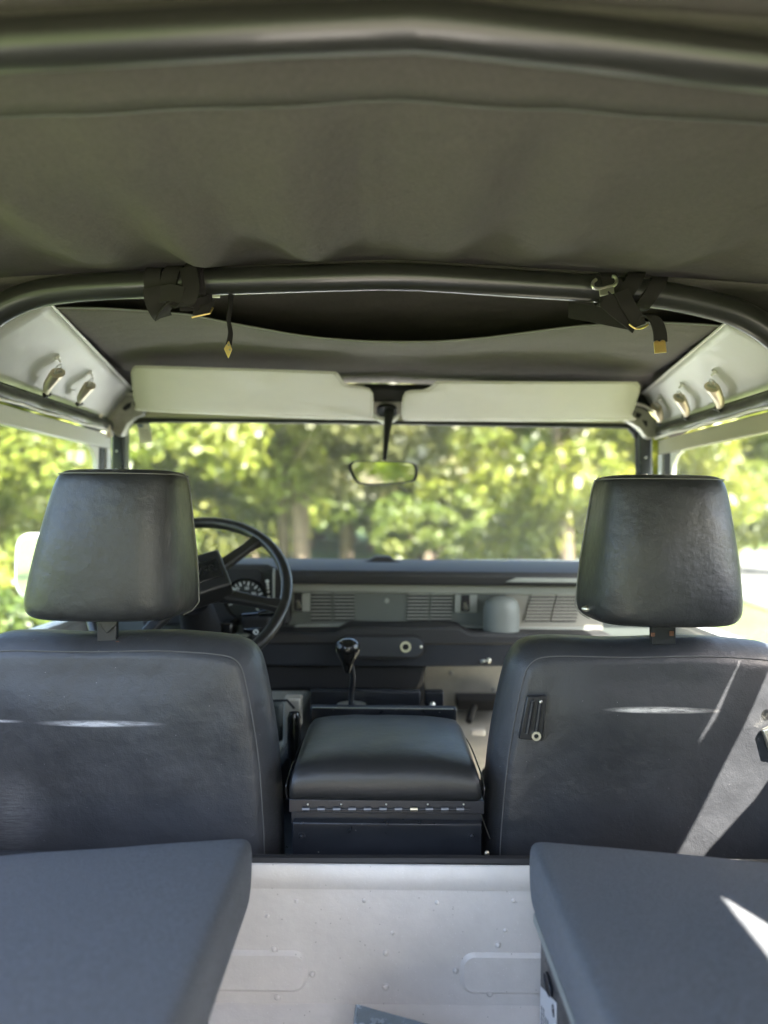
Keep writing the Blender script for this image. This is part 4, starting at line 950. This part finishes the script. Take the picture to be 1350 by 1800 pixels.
# gear lever
gl = thing('gear_lever', P(617,1242,1.56), 'long gear lever with a glossy black ball knob ahead of the cubby box', 'gear lever')
t = MB(); t.tube(cr_spline([P(617,1242,1.58), P(618,1215,1.57), P(620,1190,1.56), P(616,1165,1.55)],5), .0058, 10); t.build('lever_shaft', M['blackmet'], gl)
t = MB(); c = P(611,1143,1.545)
prof = [(.006,-.045),(.0085,-.038),(.011,-.030),(.015,-.021),(.021,-.012),(.0255,.000),(.0255,.009),(.0215,.018),(.013,.0235),(.002,.0255)]
t.ring([[c + V((math.cos(2*math.pi*k/20)*r_, math.sin(2*math.pi*k/20)*r_, h)) for k in range(20)] for r_, h in prof]); t.build('knob', M['gloss'], gl)
t = MB(); t.disc(P(618,1243,1.575), (0,0,1), .008, .030, .006, 24); t.build('lever_collar', M['steelclip'], gl)
hb = thing('transfer_lever', P(517,1320,1.52), 'short black-handled lever beside the driver seat, left of the cubby box', 'lever')
t = MB(); t.tube([P(517,1252,1.50), P(517,1262,1.50), P(517,1330,1.50)], [.010,.014,.014], 12); t.build('lever_grip', M['gloss'], hb)
t = MB(); t.tube([P(517,1330,1.50), P(516,1375,1.50)], .008, 8); t.build('lever_stem', M['black'], hb)

# ================================================================ REAR BENCH SEATS
def bench(side, xin, yfar_in, yfar_out, label):
    root = thing('bench_seat', W(side*.42, .45, -.68), label, 'bench seat', 'inward-facing bench seats in the load bed')
    zt_ = -.420; zb = -.500
    m_ = MB(); xo = .69; nx, ny = 26, 40; rows = []
    def surf(f, g):              # f across (0 inner .. 1 outer), g along (0 far .. 1 near)
        x = xin + (xo-xin)*f
        yf = yfar_in + (yfar_out-yfar_in)*min(1, f/.8)
        y = yf + (-.30-yf)*g
        return x, y
    # cross section ring of the cushion swept along y
    loops = []
    for j in range(ny+1):
        g = (j/ny)**1.3; loop = []
        e = 0
        gg = max(0, 1 - g/.035); sh = .012*(1-math.sqrt(max(0,1-gg*gg)))
        prof = [(0.010,zb),(0.003,zb+.006),(.0,zb+.02),(-.001,zt_-.022),(.001,zt_-.009),(.006,zt_-.002),(.016,zt_)]
        pr = []
        for (dx, z) in prof: pr.append((xin+dx, z))
        for k in range(1, 12):
            f = k/12; pr.append((xin+.016+(xo-xin-.028)*f, zt_ + .004*math.sin(math.pi*f) + .002*noise.noise(V((f*5, g*6, side)))))
        pr += [(xo-.004,zt_-.008),(xo,zt_-.02),(xo,zb+.01),(xo-.006,zb)]
        for (x, z) in pr:
            f = (x-xin)/(xo-xin); _, y = surf(f, g)
            zc = (zt_+zb)/2; z2 = zc + (z-zc)*(1 - sh/.031*.75) + (.010*(1-f) if z > zc else 0); xc = max(0, .03-f*.5)
            x2 = x + sh*.6*(1 if f < .06 else 0)
            y2 = y + (.010*math.sin(math.pi*min(1,max(0,(z-zb)/(zt_-zb))))*(1 if gg > .9 else 0))
            loop.append(W(side*x2, y2, z2))
        loops.append(loop)
    m_.ring(loops); c = m_.build('bench_cushion', M['bench'], root, angle=70, sub=1)
    bx = MB(); bx.box(W(side*(xin+(.017 if side > 0 else .055)), .975, -.684), W(side*.70, -.30, -.516)); b = bx.build('bench_box', M['blackmet'], root, bevel=.002)
    t = MB(); t.box(W(side*(xin+(.006 if side > 0 else .03)), .968, -.514), W(side*.69, -.30, -.502)); t.build('bench_base_board', M['dashlight'], root, bevel=.001)
    return root, b
bL, bbL = bench(-1, .161, .988, .908, 'blue-grey cloth bench seat on the left of the load bed, in full shade')
bR, bbR = bench(1, .187, .988, .912, 'blue-grey cloth bench seat on the right, white label on its black box')
xs = .187+.0165
p0 = PX(964,1730,xs)
t = MB(); t.prism([V((xs-.0012, p0.y+.017*math.cos(a_*.3), p0.z+.0085*math.sin(a_*.3))) for a_ in range(21)], (.002,0,0)); t.build('box_hole', M['black'], bbR)
t = MB(); t.tube([V((xs-.0012, p0.y+.018*math.cos(a_*math.pi/12), p0.z+.0095*math.sin(a_*math.pi/12))) for a_ in range(24)], .0012, 6, closed=True); t.build('hole_rim', M['blackmet'], bbR)
sp = [PX(949,1730,xs-.001), PX(978,1763,xs-.001), PX(978,1840,xs-.001), PX(946,1840,xs-.001)]
y_far = sp[0].y-.004; y_near = sp[1].y; z_top = sp[0].z; z_topn = sp[1].z
t = MB(); t.prism([V((xs-.0012,y_far,z_top)), V((xs-.0012,y_near,z_topn)), V((xs-.0012,y_near,CZ-.66)), V((xs-.0012,y_far,CZ-.68))], (.0008,0,0)); stc = t.build('warning_label', M['sticker'], bbR)
# emblem and lines of small print running up the label
cy_, cz_ = y_near+.018, z_topn-.012
ux = V((0,0,-1)); uy = V((0,-1,0))
t = MB(); t.disc(V((xs-.0013, cy_-.004, z_topn-.018)), (-1,0,0), .0042, .0066, .0003, 24); t.build('round_emblem', M['printblack'], stc)
t = MB(); t.box(V((xs-.0017, cy_-.009, z_topn-.0195)), V((xs-.0013, cy_+.001, z_topn-.0165))); t.build('emblem_bar', M['printblack'], stc)
for r_ in range(6):
    y = y_far - .008 - r_*.0115
    if y < y_near+.004: break
    z = z_top - .022 - (.008 if r_ > 1 else 0) + (z_topn-z_top)*(y_far-y)/(y_far-y_near); 
    if r_ > 3: z -= .02
    while z > CZ-.65:
        L_ = random.uniform(.003,.009); q = MB(); q.box(V((xs-.0016, y, z)), V((xs-.0012, y-.0045, z-L_))); q.build('label_word', M['print'], stc); z -= L_+.0018
# loose galvanised plate on the load floor
pl = MB()
a_, b_ = P(628,1765,.985), P(765,1803,.93)
d = (b_-a_); 
pl.prism([a_, b_, b_ + d*.4, V((a_.x+.16, .80, CZ-.683)), V((a_.x-.012, .84, CZ-.683))], (0,.001,-.0022))
pl.tube([a_ + V((0,-.001,-.001)), V((a_.x-.012,.84,CZ-.681))], .0025, 6)
tag(pl.build('steel_plate', M['galv'], None, bevel=.0006), 'loose bluish galvanised steel plate lying on the load floor between the benches', 'metal plate')

# ================================================================ ADDED SUN MASK (unseen right curtain, cut to cast the sun strips)
k_ = SUN.z/SUN.x; ky = -SUN.y/SUN.x
def trace(p, X):           # follow the sun ray from a lit point to the curtain plane
    t_ = (X - p.x)/SUN.x; q = p + SUN*t_; return q
XC = .745
seatpt = lambda px, py: trace(P(px,py,1.135), XC)
bp = lambda px, py: trace(PZ(px,py,-.417), XC)
A0, A1 = seatpt(1180,1500), seatpt(1350,1165)      # upper edge of the main band
B0_, B1_ = seatpt(1240,1505), seatpt(1352,1385)    # lower edge
G0, G1 = seatpt(1229,1300), seatpt(1338,1135)      # thin strip
zA = (A0.z + A1.z)/2; zG = (G0.z+G1.z)/2
top = lambda y: W(0, y, .345).z - CZ
m_ = MB()
ylo, yhi = -.38, 1.16
# lower sheet: tub side up to the lower edge of the gap
def zlow(y): 
    if y <= .55: return zA - CZ + .02
    f = min(1, max(0, (y-.60)/.1)); return (B0_.z*(1-min(1,max(0,(y-B0_.y)/(B1_.y-B0_.y+1e-6)))) + B1_.z*min(1,max(0,(y-B0_.y)/(B1_.y-B0_.y+1e-6)))) - CZ
def zA_(y):
    f = (y-A0.y)/(A1.y-A0.y+1e-6); f = min(1.3, max(-.3, f)); return A0.z + (A1.z-A0.z)*f - CZ
def zl(y): return min(zlow(y), zA_(y)+.001) if y > .55 else zA_(y)
m_ = MB(); sheet(m_, XC, ylo, yhi, lambda y: -.26, zl, 60); m_.build('lower_sun_mask', M['canvas'], sun_mask, solid=.0015)
# roll added to cast the dark bar between the sun strips
m_ = MB(); m_.tube([W(XC, ylo+(yhi-ylo)*k/40, zA_(ylo+(yhi-ylo)*k/40)+.022) for k in range(41)], .0215, 12); m_.build('sun_mask_roll', M['canvas'], sun_mask)
# upper sheet, its slit and rear hole cut to shape the sun patches
T0_, T1_, T2_ = bp(1253,1580), bp(1350,1640), bp(1352,1712)
def gapc(y): return .164 + (y-.824)*(-.14)
def gapw(y): return 0 if y < .822 else min(.014, .003 + (y-.822)*.14)
m_ = MB()
yy0 = .62
m_.grid(lambda u, v: W(XC, yy0+(yhi-yy0)*u, (zA_(yy0+(yhi-yy0)*u)+.036)*(1-v) + (gapc(yy0+(yhi-yy0)*u)-gapw(yy0+(yhi-yy0)*u))*v), 110, 3)
m_.grid(lambda u, v: W(XC, yy0+(yhi-yy0)*u, (gapc(yy0+(yhi-yy0)*u)+gapw(yy0+(yhi-yy0)*u))*(1-v) + .40*v), 110, 6)
# rear part cut round the triangular hole
zb_ = zA - CZ - .03; zt_ = .42
hx = [(T0_.y, T0_.z-CZ), (T1_.y, T1_.z-CZ), (T2_.y-.06, (T1_.z-CZ)+.01), (T2_.y-.06, T2_.z-CZ+.015), (T2_.y, T2_.z-CZ)]
cen = (sum(a[0] for a in hx)/5, sum(a[1] for a in hx)/5)
ny_ = 80
outer = []
def rect_hit(dy, dz):
    ks = []
    if dy > 0: ks.append((.621-cen[0])/dy)
    if dy < 0: ks.append((ylo-cen[0])/dy)
    if dz > 0: ks.append((zt_-cen[1])/dz)
    if dz < 0: ks.append((zb_-cen[1])/dz)
    return min(ks)
angs = sorted(set([math.atan2(b_-cen[1], a_-cen[0]) for a_, b_ in hx] + [math.atan2(b_-cen[1], a_-cen[0]) for a_, b_ in ((.621,zt_),(.621,zb_),(ylo,zt_),(ylo,zb_))] + [-math.pi+2*math.pi*k/40 for k in range(40)]))
def poly_hit(dy, dz):
    best = None
    for i in range(5):
        a_, b_ = hx[i], hx[(i+1) % 5]; ex, ez = b_[0]-a_[0], b_[1]-a_[1]; den = dy*ez - dz*ex
        if abs(den) < 1e-9: continue
        t_ = ((a_[0]-cen[0])*ez - (a_[1]-cen[1])*ex)/den; s_ = ((a_[0]-cen[0])*dz - (a_[1]-cen[1])*dy)/den
        if t_ > 0 and -1e-6 <= s_ <= 1+1e-6: best = t_ if best is None else min(best, t_)
    return best or .001
inn, outr = [], []
for a_ in angs:
    dy, dz = math.cos(a_), math.sin(a_); ki, ko = poly_hit(dy,dz), rect_hit(dy,dz)
    inn.append(W(XC+.002, cen[0]+dy*ki, cen[1]+dz*ki)); outr.append(W(XC+.002, cen[0]+dy*ko, cen[1]+dz*ko))
m_.ring([inn, outr], cap=False)
m_.build('upper_sun_mask', M['canvas'], sun_mask, solid=.0015)

# ================================================================ TREES AND SHRUBS
M['leafA'] = leafmat('yellow_green_leaves', (.09, .14, .018), (.18, .215, .025), (.28, .28, .04))
M['leafB'] = leafmat('mid_green_leaves', (.07, .12, .016), (.14, .185, .022), (.24, .26, .04))
M['leafC'] = leafmat('dull_brown_green_leaves', (.08, .085, .025), (.15, .145, .035), (.24, .20, .07))
M['leafD'] = leafmat('dark_green_leaves', (.06, .09, .02), (.12, .16, .025), (.20, .23, .04))
M['bark'] = mat('brown_bark', (.16, .12, .085), .9, bump=[('noise', 8, .8, .05)], var=(6, .3, 6))
rng = np.random.default_rng(5)
def leaf_mesh(name, blobs, nleaf, size, m):
    """leaf quads scattered through clump balls"""
    bl = np.array(blobs); wts = bl[:,3]**2; wts /= wts.sum()
    idx = rng.choice(len(bl), nleaf, p=wts); c = bl[idx]
    d = rng.normal(size=(nleaf,3)); d /= np.linalg.norm(d, axis=1, keepdims=True)
    rad = c[:,3:4]*(rng.random((nleaf,1))**.45)
    p = c[:,:3] + d*rad*np.array([1,1,.72])
    n_ = d*.6 + rng.normal(size=(nleaf,3))*.6 + np.array([0,0,.5]); n_ /= np.linalg.norm(n_, axis=1, keepdims=True)
    u = np.cross(n_, rng.normal(size=(nleaf,3))); u /= np.linalg.norm(u, axis=1, keepdims=True); v = np.cross(n_, u)
    s_ = size*(.6+.8*rng.random((nleaf,1)))
    q = np.stack([p-u*s_-v*s_*.55, p+u*s_-v*s_*.55, p+u*s_+v*s_*.55, p-u*s_+v*s_*.55], 1).reshape(-1,3)
    me = bpy.data.meshes.new(name); me.vertices.add(len(q)); me.vertices.foreach_set('co', q.astype(np.float32).ravel())
    me.loops.add(nleaf*4); me.loops.foreach_set('vertex_index', np.arange(nleaf*4, dtype=np.int32))
    me.polygons.add(nleaf); me.polygons.foreach_set('loop_start', np.arange(0, nleaf*4, 4, dtype=np.int32))
    try: me.polygons.foreach_set('loop_total', np.full(nleaf, 4, dtype=np.int32))
    except Exception: pass
    me.update(); me.materials.append(m); return me
def tree_proto(h, spread, low, nb, nleaf, size, m, stems=1):
    blobs = []
    mb = MB(); 
    for s_ in range(stems):
        ax, ay = (random.uniform(-.5,.5), random.uniform(-.4,.4)) if stems > 1 else (0,0)
        lx, ly = random.uniform(-.9,.9), random.uniform(-.9,.9)
        pts = [V((ax,ay,-.2)), V((ax+lx*.15,ay+ly*.15,h*.2)), V((ax+lx*.5,ay+ly*.5,h*.45)), V((ax+lx,ay+ly,h*.8))]
        r0 = .17 if stems > 1 else .24
        mb.tube(cr_spline(pts, 4), [r0*(1-.75*k/12) for k in range(13)], 8)
        for b in range(7):
            a_ = random.uniform(0, 6.28); z = h*random.uniform(.22,.7); st = V((ax+lx*z/h, ay+ly*z/h, z)); L_ = spread*random.uniform(.5,.95)
            e = st + V((math.cos(a_)*L_, math.sin(a_)*L_, h*.14)); mid = st.lerp(e, .5) + V((0,0,-.1))
            mb.tube([st, mid, e], [.07,.045,.015], 6)
            blobs.append((e.x, e.y, e.z, spread*random.uniform(.22,.36)))
    for b in range(nb):
        a_ = random.uniform(0, 6.28); f = random.random(); z = h*(low + (1-low)*f); rr = spread*math.sqrt(random.random())*math.sin(math.pi*min(.97,.22+.78*f))**.6
        blobs.append((math.cos(a_)*rr, math.sin(a_)*rr, z, spread*random.uniform(.16,.34)))
    tm = mb; cm = leaf_mesh('crown', blobs, nleaf, size, m)
    return tm, cm
def make_tree(name, proto, loc, sc, rz, label, group, cat='tree'):
    tm, cm = proto
    o = bpy.data.objects.new(name, None); COL.objects.link(o); o.location = loc; o.scale = (sc,)*3; o.rotation_euler = (0,0,rz); tag(o, label, cat, group)
    if isinstance(tm, MB):
        me = bpy.data.meshes.new('trunk'); me.from_pydata([tuple(p) for p in tm.v], [], tm.f); me.materials.append(M['bark'])
        for p in me.polygons: p.use_smooth = True
        proto[0] = me; tm = me
    a_ = bpy.data.objects.new('trunk', tm); COL.objects.link(a_); a_.parent = o
    b_ = bpy.data.objects.new('crown', cm); COL.objects.link(b_); b_.parent = o
    return o
random.seed(21)
pA = list(tree_proto(8, 3.4, .12, 50, 26000, .085, M['leafA']))
pB = list(tree_proto(9, 3.6, .14, 50, 26000, .085, M['leafB']))
pC = list(tree_proto(8, 3.2, .26, 44, 20000, .085, M['leafC'], stems=3))
pD = list(tree_proto(11, 4.2, .10, 50, 15000, .15, M['leafD']))
def gx(px, Y): return (px-675)/F*Y
GT = 'trees beyond the windscreen'
TL = [
 (pA, 330, 17, 1.0, .3, 'bright yellow-green tree seen between driver headrest and steering wheel'),
 (pC, 505, 15, .95, 1.1, 'tree with several tan trunks seen just right of the steering wheel'),
 (pA, 225, 22, 1.1, 2.0, 'yellow-green tree at the windscreen\'s left corner behind the driver headrest'),
 (pB, 610, 25, 1.1, 3.0, 'mid-green tree left of the rear-view mirror, behind the tan trunks'),
 (pC, 745, 26, 1.0, 4.0, 'brownish green tree just right of the rear-view mirror'),
 (pB, 840, 27, 1.1, 5.0, 'mid-green tree between the mirror and passenger headrest'),
 (pA, 1000, 14, .80, .9, 'full yellow-green tree left of the passenger headrest'),
 (pA, 1110, 24, 1.0, 2.6, 'yellow-green tree behind the right windscreen pillar'),
 (pA, 1290, 22, .85, 5.4, 'yellow-green tree seen through the right door window'),
 (pD, 430, 36, 1.8, 1.9, 'dark green tree far back behind the steering wheel'),
 (pD, 700, 40, 2.0, .2, 'dark green tree far back below the rear-view mirror'),
 (pD, 930, 62, 2.4, 3.3, 'dark green tree far back above the pale bend of road'),
 (pD, 1200, 62, 2.4, 4.4, 'dark green tree across the road, right of centre'),
 (pB, 60, 13, .95, .6, 'mid-green tree seen through the left door window'),
 (pA, -60, 9.5, .75, 2.2, 'near bright tree at the far left door window edge'),
 (pA, 120, 17, 1.0, 4.2, 'bright yellow-green tree just left of the driver headrest'),
 (pD, 150, 36, 1.3, 5.2, 'dark green tree far back beyond the left door window'),
 (pB, 500, -15, 1.0, 2.9, 'mid-green tree behind the car, seen only in the rear-view mirror at its left'),
 (pA, 900, -19, 1.0, .9, 'yellow-green tree behind the car, seen only in the rear-view mirror at its right'),
 (pA, 655, 31, 1.0, 1.3, 'yellow-green tree far back directly below the rear-view mirror'),
 (pA, 800, 33, 1.1, 2.9, 'yellow-green tree far back, right of the rear-view mirror'),
 (pA, 545, 34, 1.15, 4.9, 'yellow-green tree far back, right of the steering wheel rim'),
 (pD, 1400, 48, 1.2, 2.9, 'dark green tree across the road at the right edge'),
]
for (pr, px, Y, s_, rz, lb) in TL:
    make_tree('broadleaf_tree', pr, V((gx(px,Y), Y, 0)), s_, rz, lb, GT)
pS = list(tree_proto(1.5, 1.0, .05, 26, 3600, .05, M['leafA'])); pS2 = list(tree_proto(1.4, 1.1, .05, 26, 3600, .05, M['leafB']))
SL = [
 (pS2, 870, 38, 1.9, 'rounded green shrub across the lawn, left of the pale road patch'),
 (pS, 985, 9.0, .46, 'low yellowish shrub in front of the passenger headrest side'),
 (pS2, 770, 41, 2.2, 'wide green shrub far across the lawn behind the right half of the dashboard'),
 (pS, 700, 43, 2.0, 'yellow-green shrub far across the lawn below the rear-view mirror'),
 (pS2, 620, 40, 2.1, 'green shrub far across the lawn between steering wheel and mirror'),
 (pS, 560, 44, 2.3, 'yellow-green shrub far across the lawn just right of the tan trunks'),
 (pS2, 450, 39, 2.2, 'green shrub far across the lawn, framed by the top of the steering wheel'),
 (pS, 380, 42, 2.2, 'yellow-green shrub far across the lawn beside the driver headrest'),
 (pS, 30, 6.5, .8, 'bright shrub low in the left door window beside the door mirror'),
 (pS, -30, 5.6, .65, 'bright shrub at the left picture edge below the door window'),
 (pS2, 110, 9.0, 1.0, 'green shrub behind the driver headrest, by the left door'),
 (pS, 745, 20, 1.2, 'yellow-green shrub nearer on the lawn, in front of the brownish tree'),
 (pS, 830, 23, 1.5, 'yellow-green shrub nearer on the lawn, right of centre'),
 (pS2, 900, 19, 1.3, 'mid-green shrub nearer on the lawn, below the full bright tree'),
 (pS, 440, 22, 1.4, 'yellow-green shrub nearer on the lawn, inside the steering wheel arc'),
 (pS2, 945, 30, 1.5, 'green shrub below the bright tree, beside the passenger headrest'),
]
for (pr, px, Y, s_, lb) in SL:
    make_tree('garden_shrub', pr, V((gx(px,Y), Y, 0)), s_, Y*1.7, lb, 'shrubs along the lawn', 'shrub')
# continuous far wood
bl = []
for k in range(220):
    a_ = R(-75 + 150*random.random()); r_ = random.uniform(72, 100); bl.append((math.sin(a_)*r_, math.cos(a_)*r_, random.uniform(.5, 13), random.uniform(2.5, 4.5)))
me = leaf_mesh('woodland_leaves', bl, 60000, .42, M['leafD']); wo = bpy.data.objects.new('far_woodland', me); COL.objects.link(wo)
tag(wo, 'dense band of dark woodland closing the view beyond road and lawn', 'woodland', kind='stuff')
